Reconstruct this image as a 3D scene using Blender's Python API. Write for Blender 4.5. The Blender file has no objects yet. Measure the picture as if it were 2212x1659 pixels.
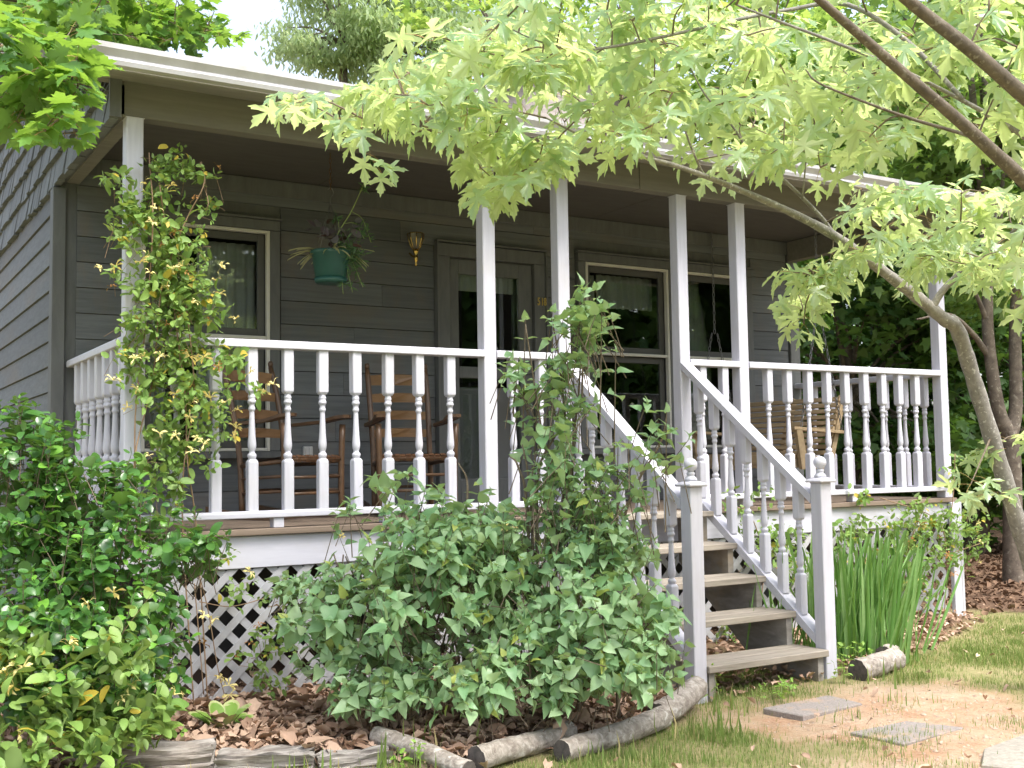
import bpy, math, random
import numpy as np
from mathutils import Matrix, Vector, noise as mnoise

C = bpy.context.scene.collection
SC = bpy.context.scene
rng = random.Random(7)
nr = np.random.RandomState(7)

# ------------------------------------------------------------------ camera
CAM = np.array([0.0, -6.0, 1.3])
R = np.array([[0.8531265581854571, -0.5214729395423325, -0.015525754207587296],
              [-0.02317582162321535, -0.06761224364380983, 0.9974424624014856],
              [-0.5211889839690825, -0.8505848328265257, -0.0697673645392069]])
FPX = 2440.0
cam = bpy.data.cameras.new("camera")
cam.sensor_width = 36.0
cam.lens = 36.0 * FPX / 2212.0
cam.clip_start = 0.05
cam.clip_end = 2000.0
camo = bpy.data.objects.new("camera", cam)
C.objects.link(camo)
M = Matrix([list(r) for r in R.T]).to_4x4()
M.translation = Vector(CAM)
camo.matrix_world = M
SC.camera = camo

# ------------------------------------------------------------------ light
SUN_EL, SUN_AZ = 60.0, 12.0        # azimuth measured from -Y (towards the viewer) to +X
w = bpy.data.worlds.new("World")
SC.world = w
w.use_nodes = True
wn = w.node_tree
sky = wn.nodes.new("ShaderNodeTexSky")
sky.sky_type = 'NISHITA'
sky.sun_disc = False
sky.sun_elevation = math.radians(SUN_EL)
sky.sun_rotation = math.radians(180.0 - SUN_AZ)
sky.dust_density = 4.0
sky.air_density = 1.0
sky.ozone_density = 1.0
bg = wn.nodes["Background"]
bg.inputs[1].default_value = 0.15
hs = wn.nodes.new("ShaderNodeHueSaturation")      # thin white overcast takes most of the blue out
hs.inputs['Saturation'].default_value = 0.62
wn.links.new(sky.outputs[0], hs.inputs['Color'])
wn.links.new(hs.outputs[0], bg.inputs[0])
sl = bpy.data.lights.new("sun", 'SUN')
sl.energy = 1.5
sl.angle = math.radians(25.0)
sl.color = (1.0, 0.96, 0.9)
slo = bpy.data.objects.new("sun", sl)
C.objects.link(slo)
_e, _a = math.radians(SUN_EL), math.radians(SUN_AZ)
sdir = Vector((math.cos(_e) * math.sin(_a), -math.cos(_e) * math.cos(_a), math.sin(_e)))
slo.rotation_euler = sdir.to_track_quat('Z', 'Y').to_euler()
slo.location = (0, -8, 14)
SC.view_settings.view_transform = 'Standard'
SC.view_settings.look = 'None'
SC.view_settings.gamma = 1.0
SC.view_settings.exposure = 1.7
SC.view_settings.use_curve_mapping = False
SC.cycles.max_bounces = 8
SC.cycles.transparent_max_bounces = 12


# ------------------------------------------------------------------ helpers
def P(px, py, depth):
    """point seen at a place of the photograph (2212 x 1659) at a distance along the view axis"""
    v = np.array([(px - 1106.0) / FPX * depth, -(py - 829.5) / FPX * depth, -depth])
    return R.T @ v + CAM


def depth_of(p):
    return -(R @ (np.asarray(p, float) - CAM))[2]


def project(p):
    v = R @ (np.asarray(p, float) - CAM)
    if v[2] > -0.05:
        return None
    return 1106 + FPX * v[0] / -v[2], 829.5 - FPX * v[1] / -v[2], -v[2]


def tag(o, label=None, cat=None, group=None, kind=None):
    if label: o['label'] = label
    if cat: o['category'] = cat
    if group: o['group'] = group
    if kind: o['kind'] = kind
    return o


def thing(name, label, cat, loc=(0, 0, 0), group=None):
    o = bpy.data.objects.new(name, None)
    o.empty_display_size = 0.1
    C.objects.link(o)
    o.location = loc
    tag(o, label, cat, group)
    return o


def origin(o):
    v = Vector((0, 0, 0))
    while o is not None:
        v = v + o.location
        o = o.parent
    return v


class MB:
    def __init__(self):
        self.v, self.f, self.s = [], [], []

    def add(self, vs, fs, smooth=False):
        n = len(self.v)
        self.v += [tuple(map(float, p)) for p in vs]
        for f in fs:
            self.f.append(tuple(i + n for i in f))
            self.s.append(smooth)
        return self

    def box(self, x0, x1, y0, y1, z0, z1):
        vs = [(x, y, z) for z in (z0, z1) for y in (y0, y1) for x in (x0, x1)]
        return self.add(vs, [(0, 2, 3, 1), (4, 5, 7, 6), (0, 1, 5, 4), (2, 6, 7, 3), (0, 4, 6, 2), (1, 3, 7, 5)])

    def cbox(self, x0, x1, y0, y1, z0, z1, c=0.004):
        """box with chamfered edges"""
        vs, idx = [], {}
        X, Y, Z = (x0, x1), (y0, y1), (z0, z1)
        for i in (0, 1):
            for j in (0, 1):
                for k in (0, 1):
                    sx, sy, sz = (c if i == 0 else -c), (c if j == 0 else -c), (c if k == 0 else -c)
                    for a in range(3):
                        p = [X[i] + sx, Y[j] + sy, Z[k] + sz]
                        p[a] = (X[i], Y[j], Z[k])[a]
                        idx[(i, j, k, a)] = len(vs)
                        vs.append(p)
        fs = []
        for a in range(3):
            b, d = [q for q in range(3) if q != a]
            for s in (0, 1):
                q = []
                for t in ((0, 0), (1, 0), (1, 1), (0, 1)):
                    key = [0, 0, 0]
                    key[a] = s; key[b] = t[0]; key[d] = t[1]
                    q.append(idx[(key[0], key[1], key[2], a)])
                fs.append(q)
        for e in range(3):
            b, d = [q for q in range(3) if q != e]
            for s in (0, 1):
                for t in (0, 1):
                    k0 = [0, 0, 0]; k1 = [0, 0, 0]
                    k0[b] = k1[b] = s; k0[d] = k1[d] = t
                    k1[e] = 1
                    fs.append((idx[(*k0, b)], idx[(*k1, b)], idx[(*k1, d)], idx[(*k0, d)]))
        for i in (0, 1):
            for j in (0, 1):
                for k in (0, 1):
                    fs.append((idx[(i, j, k, 0)], idx[(i, j, k, 1)], idx[(i, j, k, 2)]))
        # consistent outward normals
        ctr = np.array([(x0 + x1) / 2, (y0 + y1) / 2, (z0 + z1) / 2])
        out = []
        va = np.array(vs)
        for f in fs:
            p = va[list(f)]
            nrm = np.cross(p[1] - p[0], p[2] - p[0])
            out.append(tuple(f) if nrm @ (p.mean(0) - ctr) > 0 else tuple(reversed(f)))
        return self.add(vs, out)

    def prism(self, poly, ext):
        """poly: list of 3d points, ext: extrusion vector"""
        poly = [np.asarray(p, float) for p in poly]
        ext = np.asarray(ext, float)
        n = len(poly)
        nrm = np.zeros(3)
        for i in range(n):
            nrm += np.cross(poly[i], poly[(i + 1) % n])
        if nrm @ ext > 0:
            poly = poly[::-1]
        vs = poly + [p + ext for p in poly]
        fs = [tuple(range(n)), tuple(range(2 * n - 1, n - 1, -1))]
        fs += [(i, n + i, n + (i + 1) % n, (i + 1) % n) for i in range(n)]
        return self.add(vs, fs)

    def tube(self, pts, radii, n=8, cap=True, smooth=True):
        pts = [np.asarray(p, float) for p in pts]
        m = len(pts)
        if not hasattr(radii, '__len__'):
            radii = [radii] * m
        up = np.array([0.13, 0.31, 0.94])
        vs, fs = [], []
        t0 = pts[1] - pts[0]
        a = np.cross(t0, up)
        if np.linalg.norm(a) < 1e-6:
            a = np.cross(t0, [1, 0, 0])
        for i in range(m):
            t = pts[min(i + 1, m - 1)] - pts[max(i - 1, 0)]
            t = t / (np.linalg.norm(t) + 1e-9)
            a = a - t * (a @ t)
            a /= (np.linalg.norm(a) + 1e-9)
            b = np.cross(t, a)
            for k in range(n):
                ang = 2 * math.pi * k / n
                vs.append(pts[i] + radii[i] * (math.cos(ang) * a + math.sin(ang) * b))
        for i in range(m - 1):
            for k in range(n):
                k2 = (k + 1) % n
                fs.append((i * n + k, i * n + k2, (i + 1) * n + k2, (i + 1) * n + k))
        self.add(vs, fs, smooth)
        if cap:
            N = len(self.v)
            b0 = N - m * n
            self.f.append(tuple(b0 + k for k in reversed(range(n)))); self.s.append(False)
            self.f.append(tuple(b0 + (m - 1) * n + k for k in range(n))); self.s.append(False)
        return self

    def lathe(self, prof, c=(0, 0, 0), n=12, smooth=True, cap=True):
        vs, fs = [], []
        m = len(prof)
        for r, z in prof:
            for k in range(n):
                a = 2 * math.pi * (k + 0.5) / n
                vs.append((c[0] + r * math.cos(a), c[1] + r * math.sin(a), c[2] + z))
        for i in range(m - 1):
            for k in range(n):
                k2 = (k + 1) % n
                fs.append((i * n + k, i * n + k2, (i + 1) * n + k2, (i + 1) * n + k))
        self.add(vs, fs, smooth)
        if cap:
            b0 = len(self.v) - m * n
            self.f.append(tuple(b0 + k for k in reversed(range(n)))); self.s.append(False)
            self.f.append(tuple(b0 + (m - 1) * n + k for k in range(n))); self.s.append(False)
        return self

    def build(self, name, mat, parent=None, local=False, kind=None):
        o_ = Vector((0, 0, 0)) if (local or parent is None) else origin(parent)
        me = bpy.data.meshes.new(name)
        me.from_pydata([(x - o_.x, y - o_.y, z - o_.z) for x, y, z in self.v], [], self.f)
        me.polygons.foreach_set('use_smooth', self.s)
        me.update()
        if mat: me.materials.append(mat)
        o = bpy.data.objects.new(name, me)
        C.objects.link(o)
        if parent: o.parent = parent
        if kind: o['kind'] = kind
        return o


def place(mesh, name, parent, loc, rot=(0, 0, 0), scale=(1, 1, 1)):
    """an object sharing a mesh, at a world place, under a thing whose ancestors are only translated"""
    o = bpy.data.objects.new(name, mesh)
    C.objects.link(o)
    o.parent = parent
    o.location = Vector(loc) - (origin(parent) if parent else Vector((0, 0, 0)))
    o.rotation_euler = rot
    o.scale = scale
    return o


def mesh_only(mb, name, mat):
    me = bpy.data.meshes.new(name)
    me.from_pydata(mb.v, [], mb.f)
    me.polygons.foreach_set('use_smooth', mb.s)
    me.update()
    me.materials.append(mat)
    return me


def spline(pts, k=6):
    """Catmull-Rom through points of any dimension"""
    p = [np.asarray(q, float) for q in pts]
    p = [2 * p[0] - p[1]] + p + [2 * p[-1] - p[-2]]
    out = []
    for i in range(1, len(p) - 2):
        for j in range(k):
            t = j / k
            a, b, c, d = p[i - 1], p[i], p[i + 1], p[i + 2]
            out.append(0.5 * (2 * b + (c - a) * t + (2 * a - 5 * b + 4 * c - d) * t * t + (3 * b - a - 3 * c + d) * t ** 3))
    out.append(p[-2])
    return out


# ------------------------------------------------------------------ materials
def new_mat(name):
    m = bpy.data.materials.new(name)
    m.use_nodes = True
    nt = m.node_tree
    for n in list(nt.nodes):
        nt.nodes.remove(n)
    out = nt.nodes.new('ShaderNodeOutputMaterial')
    return m, nt, out


def N(nt, t, **kw):
    n = nt.nodes.new(t)
    for k, v in kw.items():
        setattr(n, k, v)
    return n


def rgb(c):
    return (c[0], c[1], c[2], 1.0)


def mixc(nt, fac, a, b, blend='MIX'):
    n = N(nt, 'ShaderNodeMix', data_type='RGBA', blend_type=blend)
    for sock, val in ((n.inputs[0], fac), (n.inputs[6], a), (n.inputs[7], b)):
        if isinstance(val, bpy.types.NodeSocket):
            nt.links.new(val, sock)
        elif isinstance(val, (tuple, list)):
            sock.default_value = rgb(val)
        else:
            sock.default_value = val
    return n.outputs[2]


def math_n(nt, op, a, b=0.0, clamp=False):
    n = N(nt, 'ShaderNodeMath', operation=op)
    n.use_clamp = clamp
    for i, val in ((0, a), (1, b)):
        if isinstance(val, bpy.types.NodeSocket):
            nt.links.new(val, n.inputs[i])
        else:
            n.inputs[i].default_value = val
    return n.outputs[0]


def ramp(nt, fac, stops):
    n = N(nt, 'ShaderNodeValToRGB')
    nt.links.new(fac, n.inputs[0])
    e = n.color_ramp.elements
    e[0].position, e[0].color = stops[0][0], rgb(stops[0][1]) if isinstance(stops[0][1], (tuple, list)) else (stops[0][1],) * 3 + (1,)
    e[1].position, e[1].color = stops[-1][0], rgb(stops[-1][1]) if isinstance(stops[-1][1], (tuple, list)) else (stops[-1][1],) * 3 + (1,)
    for p, c in stops[1:-1]:
        x = e.new(p)
        x.color = rgb(c) if isinstance(c, (tuple, list)) else (c, c, c, 1)
    return n.outputs[0]


def coords(nt, scale=(1, 1, 1), rand=True):
    tc = N(nt, 'ShaderNodeTexCoord')
    mp = N(nt, 'ShaderNodeMapping')
    mp.inputs['Scale'].default_value = scale
    nt.links.new(tc.outputs['Object'], mp.inputs['Vector'])
    oi = N(nt, 'ShaderNodeObjectInfo')
    if rand:
        cm = N(nt, 'ShaderNodeCombineXYZ')
        r_ = math_n(nt, 'MULTIPLY', oi.outputs['Random'], 37.0)
        for i in range(3):
            nt.links.new(r_, cm.inputs[i])
        nt.links.new(cm.outputs[0], mp.inputs['Location'])
    return mp.outputs[0], oi.outputs['Random']


def noise_t(nt, vec, scale, detail=4, rough=0.6, dist=0.0):
    n = N(nt, 'ShaderNodeTexNoise')
    n.inputs['Scale'].default_value = scale
    n.inputs['Detail'].default_value = detail
    n.inputs['Roughness'].default_value = rough
    n.inputs['Distortion'].default_value = dist
    nt.links.new(vec, n.inputs['Vector'])
    return n.outputs['Fac']


def wood_mat(name, col, dark, grain=(2, 30, 30), rough=0.7, var=0.25, bump=0.15, stain=None, stain_amt=0.4):
    m, nt, out = new_mat(name)
    v, r = coords(nt, grain)
    g = noise_t(nt, v, 1.0, 6, 0.65, 0.4)
    v2, _ = coords(nt, (1, 1, 1))
    b = noise_t(nt, v2, 3.0, 4, 0.6)
    c = mixc(nt, ramp(nt, g, [(0.35, 0.0), (0.7, 1.0)]), dark, col)
    if stain:
        c = mixc(nt, math_n(nt, 'MULTIPLY', ramp(nt, b, [(0.5, 0.0), (0.75, 1.0)]), stain_amt), c, stain)
    val = math_n(nt, 'ADD', math_n(nt, 'MULTIPLY', r, var), 1.0 - var / 2)
    hv = N(nt, 'ShaderNodeHueSaturation')
    nt.links.new(c, hv.inputs['Color'])
    nt.links.new(val, hv.inputs['Value'])
    bs = N(nt, 'ShaderNodeBsdfPrincipled')
    nt.links.new(hv.outputs[0], bs.inputs['Base Color'])
    bs.inputs['Roughness'].default_value = rough
    bp = N(nt, 'ShaderNodeBump')
    bp.inputs['Strength'].default_value = bump
    bp.inputs['Distance'].default_value = 0.004
    nt.links.new(g, bp.inputs['Height'])
    nt.links.new(bp.outputs[0], bs.inputs['Normal'])
    nt.links.new(bs.outputs[0], out.inputs[0])
    return m


def plain_mat(name, col, rough=0.5, metal=0.0, var=0.1, nscale=12.0, col2=None, bump=0.0):
    m, nt, out = new_mat(name)
    v, r = coords(nt)
    g = noise_t(nt, v, nscale, 5, 0.6)
    c = mixc(nt, ramp(nt, g, [(0.3, 0.0), (0.7, 1.0)]), col2 or tuple(x * (1 - var) for x in col), col)
    bs = N(nt, 'ShaderNodeBsdfPrincipled')
    nt.links.new(c, bs.inputs['Base Color'])
    bs.inputs['Roughness'].default_value = rough
    bs.inputs['Metallic'].default_value = metal
    if bump:
        bp = N(nt, 'ShaderNodeBump')
        bp.inputs['Strength'].default_value = bump
        bp.inputs['Distance'].default_value = 0.006
        nt.links.new(g, bp.inputs['Height'])
        nt.links.new(bp.outputs[0], bs.inputs['Normal'])
    nt.links.new(bs.outputs[0], out.inputs[0])
    return m


def leaf_mat(name, a, b, under, trans, tf=0.35, rough=0.4, spec=0.5, yellow=None, yel_amt=0.06):
    m, nt, out = new_mat(name)
    geo = N(nt, 'ShaderNodeNewGeometry')
    oi = N(nt, 'ShaderNodeObjectInfo')
    r = math_n(nt, 'FRACT', math_n(nt, 'ADD', geo.outputs['Random Per Island'], oi.outputs['Random']))
    c = mixc(nt, r, a, b)
    if yellow:
        c = mixc(nt, math_n(nt, 'GREATER_THAN', math_n(nt, 'FRACT', math_n(nt, 'MULTIPLY', r, 17.3)), 1 - yel_amt), c, yellow)
    tc = N(nt, 'ShaderNodeTexCoord')
    nz = noise_t(nt, tc.outputs['Object'], 30.0, 3, 0.6)
    hv = N(nt, 'ShaderNodeHueSaturation')
    nt.links.new(c, hv.inputs['Color'])
    nt.links.new(math_n(nt, 'ADD', math_n(nt, 'MULTIPLY', nz, 0.5), 0.75), hv.inputs['Value'])
    cc = mixc(nt, geo.outputs['Backfacing'], hv.outputs[0], under)
    bs = N(nt, 'ShaderNodeBsdfPrincipled')
    nt.links.new(cc, bs.inputs['Base Color'])
    bs.inputs['Roughness'].default_value = rough
    bs.inputs['Specular IOR Level'].default_value = spec
    tr = N(nt, 'ShaderNodeBsdfTranslucent')
    tcol = mixc(nt, math_n(nt, 'MULTIPLY', r, 0.5), trans, tuple(0.75 * x for x in trans))
    nt.links.new(tcol, tr.inputs['Color'])
    mx = N(nt, 'ShaderNodeMixShader')
    mx.inputs[0].default_value = tf
    nt.links.new(bs.outputs[0], mx.inputs[1])
    nt.links.new(tr.outputs[0], mx.inputs[2])
    nt.links.new(mx.outputs[0], out.inputs[0])
    return m


def bark_mat(name, a, b, spot=None, scale=14, spot_scale=9, spot_lo=0.62):
    m, nt, out = new_mat(name)
    tc = N(nt, 'ShaderNodeTexCoord')
    n1 = noise_t(nt, tc.outputs['Object'], scale, 8, 0.7, 0.5)
    c = mixc(nt, ramp(nt, n1, [(0.35, 0.0), (0.65, 1.0)]), a, b)
    if spot:
        n2 = noise_t(nt, tc.outputs['Object'], spot_scale * 4, 3, 0.5)
        n3 = noise_t(nt, tc.outputs['Object'], spot_scale * 0.5, 2, 0.5)
        k = math_n(nt, 'MULTIPLY', ramp(nt, n2, [(spot_lo - 0.03, 0.0), (spot_lo + 0.03, 1.0)]), ramp(nt, n3, [(0.35, 0.2), (0.6, 1.0)]))
        c = mixc(nt, k, c, spot)
    bs = N(nt, 'ShaderNodeBsdfPrincipled')
    nt.links.new(c, bs.inputs['Base Color'])
    bs.inputs['Roughness'].default_value = 0.85
    bp = N(nt, 'ShaderNodeBump')
    bp.inputs['Strength'].default_value = 0.6
    bp.inputs['Distance'].default_value = 0.01
    nt.links.new(n1, bp.inputs['Height'])
    nt.links.new(bp.outputs[0], bs.inputs['Normal'])
    nt.links.new(bs.outputs[0], out.inputs[0])
    return m


WHITE = wood_mat('white_paint', (0.54, 0.54, 0.605), (0.475, 0.475, 0.54), (3, 40, 40), 0.5, 0.08, 0.1, (0.40, 0.38, 0.34), 0.4)
WHITEV = wood_mat('white_paint_upright', (0.54, 0.54, 0.605), (0.465, 0.465, 0.53), (40, 40, 3), 0.5, 0.08, 0.1, (0.42, 0.40, 0.37), 0.35)
LATW = wood_mat('lattice_paint', (0.44, 0.45, 0.48), (0.34, 0.34, 0.37), (8, 8, 8), 0.6, 0.12, 0.1, (0.36, 0.33, 0.28), 0.4)
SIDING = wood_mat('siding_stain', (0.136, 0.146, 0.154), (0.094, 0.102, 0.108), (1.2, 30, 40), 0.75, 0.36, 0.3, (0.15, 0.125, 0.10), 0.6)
SHINGLE = wood_mat('shingle_stain', (0.16, 0.175, 0.185), (0.105, 0.115, 0.12), (60, 60, 5), 0.8, 0.35, 0.35, (0.14, 0.14, 0.13), 0.5)
TRIM = wood_mat('trim_stain', (0.135, 0.14, 0.14), (0.10, 0.105, 0.105), (20, 20, 4), 0.7, 0.1, 0.15)
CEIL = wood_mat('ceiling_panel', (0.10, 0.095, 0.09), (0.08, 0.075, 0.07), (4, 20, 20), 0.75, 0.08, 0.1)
BEAM = wood_mat('beam_stain', (0.195, 0.185, 0.165), (0.15, 0.145, 0.125), (2, 30, 30), 0.75, 0.1, 0.15, (0.15, 0.13, 0.11), 0.4)
SOFFIT = wood_mat('soffit_stain', (0.27, 0.26, 0.235), (0.22, 0.21, 0.19), (3, 20, 20), 0.7, 0.06, 0.1)
GUTTER = plain_mat('gutter_enamel', (0.50, 0.50, 0.52), 0.4, 0.0, 0.12, 6.0, (0.38, 0.37, 0.37))
ROOF = plain_mat('roof_shingle', (0.16, 0.15, 0.14), 0.9, 0, 0.3, 30)
DECK = wood_mat('deck_wood', (0.24, 0.185, 0.14), (0.13, 0.095, 0.07), (2, 40, 40), 0.8, 0.25, 0.4)
TREAD = wood_mat('weathered_tread', (0.38, 0.335, 0.28), (0.20, 0.175, 0.145), (2.2, 45, 30), 0.85, 0.2, 0.6, (0.25, 0.24, 0.17), 0.3)
STRING = wood_mat('stringer_wood', (0.36, 0.34, 0.31), (0.22, 0.2, 0.18), (6, 6, 20), 0.85, 0.2, 0.4, (0.3, 0.2, 0.09), 0.8)
CHAIR = wood_mat('chair_wood', (0.14, 0.075, 0.037), (0.07, 0.038, 0.02), (8, 8, 8), 0.4, 0.2, 0.15, (0.12, 0.08, 0.05), 0.4)
SLATW = wood_mat('chair_slat_wood', (0.27, 0.15, 0.068), (0.17, 0.092, 0.04), (3, 20, 30), 0.42, 0.2, 0.1)
SPLINT = wood_mat('seat_splint', (0.16, 0.078, 0.036), (0.08, 0.038, 0.02), (30, 8, 8), 0.5, 0.1, 0.4)
SWING = wood_mat('swing_wood', (0.44, 0.335, 0.20), (0.31, 0.225, 0.13), (3, 30, 30), 0.7, 0.15, 0.2)
CHAINM = plain_mat('rusty_chain', (0.16, 0.10, 0.05), 0.6, 0.4, 0.4, 60)
STEEL = plain_mat('galvanised_chain', (0.25, 0.25, 0.26), 0.4, 0.8, 0.3, 60)
NUMBRASS = plain_mat('number_brass', (0.62, 0.45, 0.13), 0.35, 0.25, 0.1, 20)
BRASS = plain_mat('polished_brass', (0.72, 0.50, 0.16), 0.22, 1.0, 0.3, 20)
POTM = plain_mat('green_pot', (0.035, 0.12, 0.10), 0.35, 0, 0.25, 9)
SOIL = plain_mat('potting_soil', (0.03, 0.022, 0.016), 0.95, 0, 0.4, 60)
STORM = plain_mat('storm_frame', (0.62, 0.61, 0.56), 0.4, 0, 0.08, 8)
SASH = plain_mat('sash_dark', (0.085, 0.085, 0.08), 0.5, 0, 0.15, 8)
OUTLET = plain_mat('outlet_plastic', (0.5, 0.5, 0.5), 0.4, 0, 0.05, 8)
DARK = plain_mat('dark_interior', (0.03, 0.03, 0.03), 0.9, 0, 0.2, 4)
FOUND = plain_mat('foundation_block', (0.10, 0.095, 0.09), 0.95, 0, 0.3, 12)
def paver_mat(name, a, b):
    m, nt, out = new_mat(name)
    v, r = coords(nt)
    g = noise_t(nt, v, 85.0, 5, 0.7)
    k = noise_t(nt, v, 7.0, 5, 0.65)
    c = mixc(nt, ramp(nt, g, [(0.3, 0.0), (0.7, 1.0)]), a, b)
    c = mixc(nt, ramp(nt, k, [(0.50, 0.0), (0.66, 0.85)]), c, (0.40, 0.27, 0.18))
    bs = N(nt, 'ShaderNodeBsdfPrincipled')
    bs.inputs['Roughness'].default_value = 0.9
    nt.links.new(c, bs.inputs['Base Color'])
    bp = N(nt, 'ShaderNodeBump')
    bp.inputs['Strength'].default_value = 0.6
    bp.inputs['Distance'].default_value = 0.006
    nt.links.new(g, bp.inputs['Height'])
    nt.links.new(bp.outputs[0], bs.inputs['Normal'])
    nt.links.new(bs.outputs[0], out.inputs[0])
    return m


PAVER = paver_mat('concrete_paver', (0.19, 0.165, 0.155), (0.33, 0.295, 0.27))
PALEPAVER = plain_mat('pale_paver', (0.36, 0.33, 0.28), 0.9, 0, 0.25, 50, (0.22, 0.20, 0.17), 0.5)
LOGEND = plain_mat('log_end', (0.10, 0.085, 0.075), 0.95, 0, 0.4, 40, (0.045, 0.04, 0.036), 0.4)
TIMBER = wood_mat('weathered_timber', (0.40, 0.375, 0.345), (0.11, 0.095, 0.085), (1.6, 24, 60), 0.9, 0.2, 1.0, (0.24, 0.18, 0.13), 0.5)
LOGBARK = bark_mat('log_bark', (0.17, 0.14, 0.115), (0.42, 0.38, 0.335), (0.5, 0.48, 0.44), 26, 8)
GREYBARK = bark_mat('grey_bark', (0.15, 0.14, 0.125), (0.27, 0.255, 0.23), (0.46, 0.45, 0.41), 20, 14, 0.63)
LIMBBARK = bark_mat('brown_limb_bark', (0.075, 0.06, 0.042), (0.15, 0.122, 0.085), (0.22, 0.2, 0.15), 22, 14)
TWIGM = bark_mat('twig_bark', (0.10, 0.075, 0.05), (0.19, 0.15, 0.105), None, 30)
PETIOLE = plain_mat('petiole', (0.42, 0.28, 0.10), 0.6, 0, 0.3, 20)
DARKBARK = bark_mat('dark_bark', (0.09, 0.07, 0.055), (0.19, 0.155, 0.12), (0.28, 0.25, 0.2), 12, 6)
STEMM = plain_mat('vine_stem', (0.30, 0.2, 0.12), 0.8, 0, 0.3, 30)
GSTEM = plain_mat('green_stem', (0.30, 0.38, 0.13), 0.6, 0, 0.2, 30)

SILVER = leaf_mat('silver_maple_leaf', (0.19, 0.33, 0.20), (0.28, 0.43, 0.24), (0.44, 0.52, 0.31), (0.74, 0.86, 0.33), 0.56, 0.25, 0.8)
SUGAR = leaf_mat('sugar_maple_leaf', (0.075, 0.18, 0.04), (0.12, 0.26, 0.05), (0.14, 0.24, 0.08), (0.34, 0.56, 0.06), 0.4, 0.4, 0.4)
LILAC = leaf_mat('lilac_leaf', (0.165, 0.325, 0.15), (0.32, 0.465, 0.25), (0.32, 0.45, 0.23), (0.45, 0.62, 0.18), 0.28, 0.42, 0.5, (0.36, 0.42, 0.10), 0.03)
PRIVET = leaf_mat('glossy_shrub_leaf', (0.03, 0.095, 0.022), (0.078, 0.195, 0.038), (0.10, 0.19, 0.06), (0.22, 0.42, 0.05), 0.2, 0.3, 0.55, (0.13, 0.30, 0.04), 0.15)
HONEY = leaf_mat('honeysuckle_leaf', (0.115, 0.215, 0.05), (0.205, 0.32, 0.08), (0.22, 0.32, 0.12), (0.38, 0.52, 0.08), 0.25, 0.5, 0.3, (0.42, 0.33, 0.05), 0.05)
PETAL = leaf_mat('honeysuckle_petal', (0.80, 0.72, 0.36), (0.82, 0.60, 0.14), (0.8, 0.7, 0.3), (0.8, 0.7, 0.3), 0.3, 0.6, 0.2)
FADED = leaf_mat('faded_flower', (0.34, 0.17, 0.06), (0.45, 0.27, 0.09), (0.34, 0.17, 0.06), (0.4, 0.25, 0.06), 0.2, 0.7, 0.2)
IRISM = leaf_mat('iris_blade', (0.18, 0.34, 0.11), (0.32, 0.50, 0.20), (0.13, 0.28, 0.07), (0.30, 0.50, 0.08), 0.3, 0.4, 0.4)
SEEDM = leaf_mat('seedling_leaf', (0.17, 0.32, 0.05), (0.24, 0.40, 0.08), (0.2, 0.33, 0.08), (0.4, 0.55, 0.08), 0.3, 0.5, 0.3)
PURPLE = leaf_mat('purple_leaf', (0.10, 0.075, 0.09), (0.20, 0.20, 0.20), (0.12, 0.07, 0.07), (0.10, 0.03, 0.04), 0.15, 0.45, 0.4)
STRIPE = leaf_mat('striped_blade', (0.50, 0.50, 0.26), (0.34, 0.40, 0.16), (0.5, 0.5, 0.3), (0.5, 0.5, 0.2), 0.25, 0.5, 0.3)
FEATHER = leaf_mat('feathery_leaf', (0.07, 0.16, 0.07), (0.12, 0.21, 0.10), (0.12, 0.2, 0.1), (0.2, 0.35, 0.1), 0.25, 0.6, 0.2)
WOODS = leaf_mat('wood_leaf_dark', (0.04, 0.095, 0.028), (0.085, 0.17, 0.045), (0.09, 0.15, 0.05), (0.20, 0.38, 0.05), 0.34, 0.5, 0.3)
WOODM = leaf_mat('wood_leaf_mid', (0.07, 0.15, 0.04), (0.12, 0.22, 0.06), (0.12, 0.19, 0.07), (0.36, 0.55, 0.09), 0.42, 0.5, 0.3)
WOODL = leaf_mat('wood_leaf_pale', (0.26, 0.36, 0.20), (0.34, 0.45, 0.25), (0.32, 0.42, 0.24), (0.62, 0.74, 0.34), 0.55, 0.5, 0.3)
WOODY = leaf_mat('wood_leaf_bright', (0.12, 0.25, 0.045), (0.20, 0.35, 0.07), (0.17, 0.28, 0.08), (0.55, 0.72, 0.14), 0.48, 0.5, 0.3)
LITTER = leaf_mat('dead_leaf', (0.22, 0.13, 0.085), (0.56, 0.41, 0.31), (0.46, 0.34, 0.25), (0.3, 0.15, 0.06), 0.08, 0.8, 0.2)
MULCH = leaf_mat('dark_dead_leaf', (0.10, 0.06, 0.04), (0.22, 0.14, 0.09), (0.18, 0.12, 0.08), (0.2, 0.1, 0.05), 0.05, 0.85, 0.2)
GRASSM = leaf_mat('lawn_blade', (0.17, 0.25, 0.06), (0.30, 0.34, 0.12), (0.15, 0.22, 0.06), (0.30, 0.42, 0.08), 0.25, 0.6, 0.2, (0.46, 0.38, 0.19), 0.28)


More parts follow.
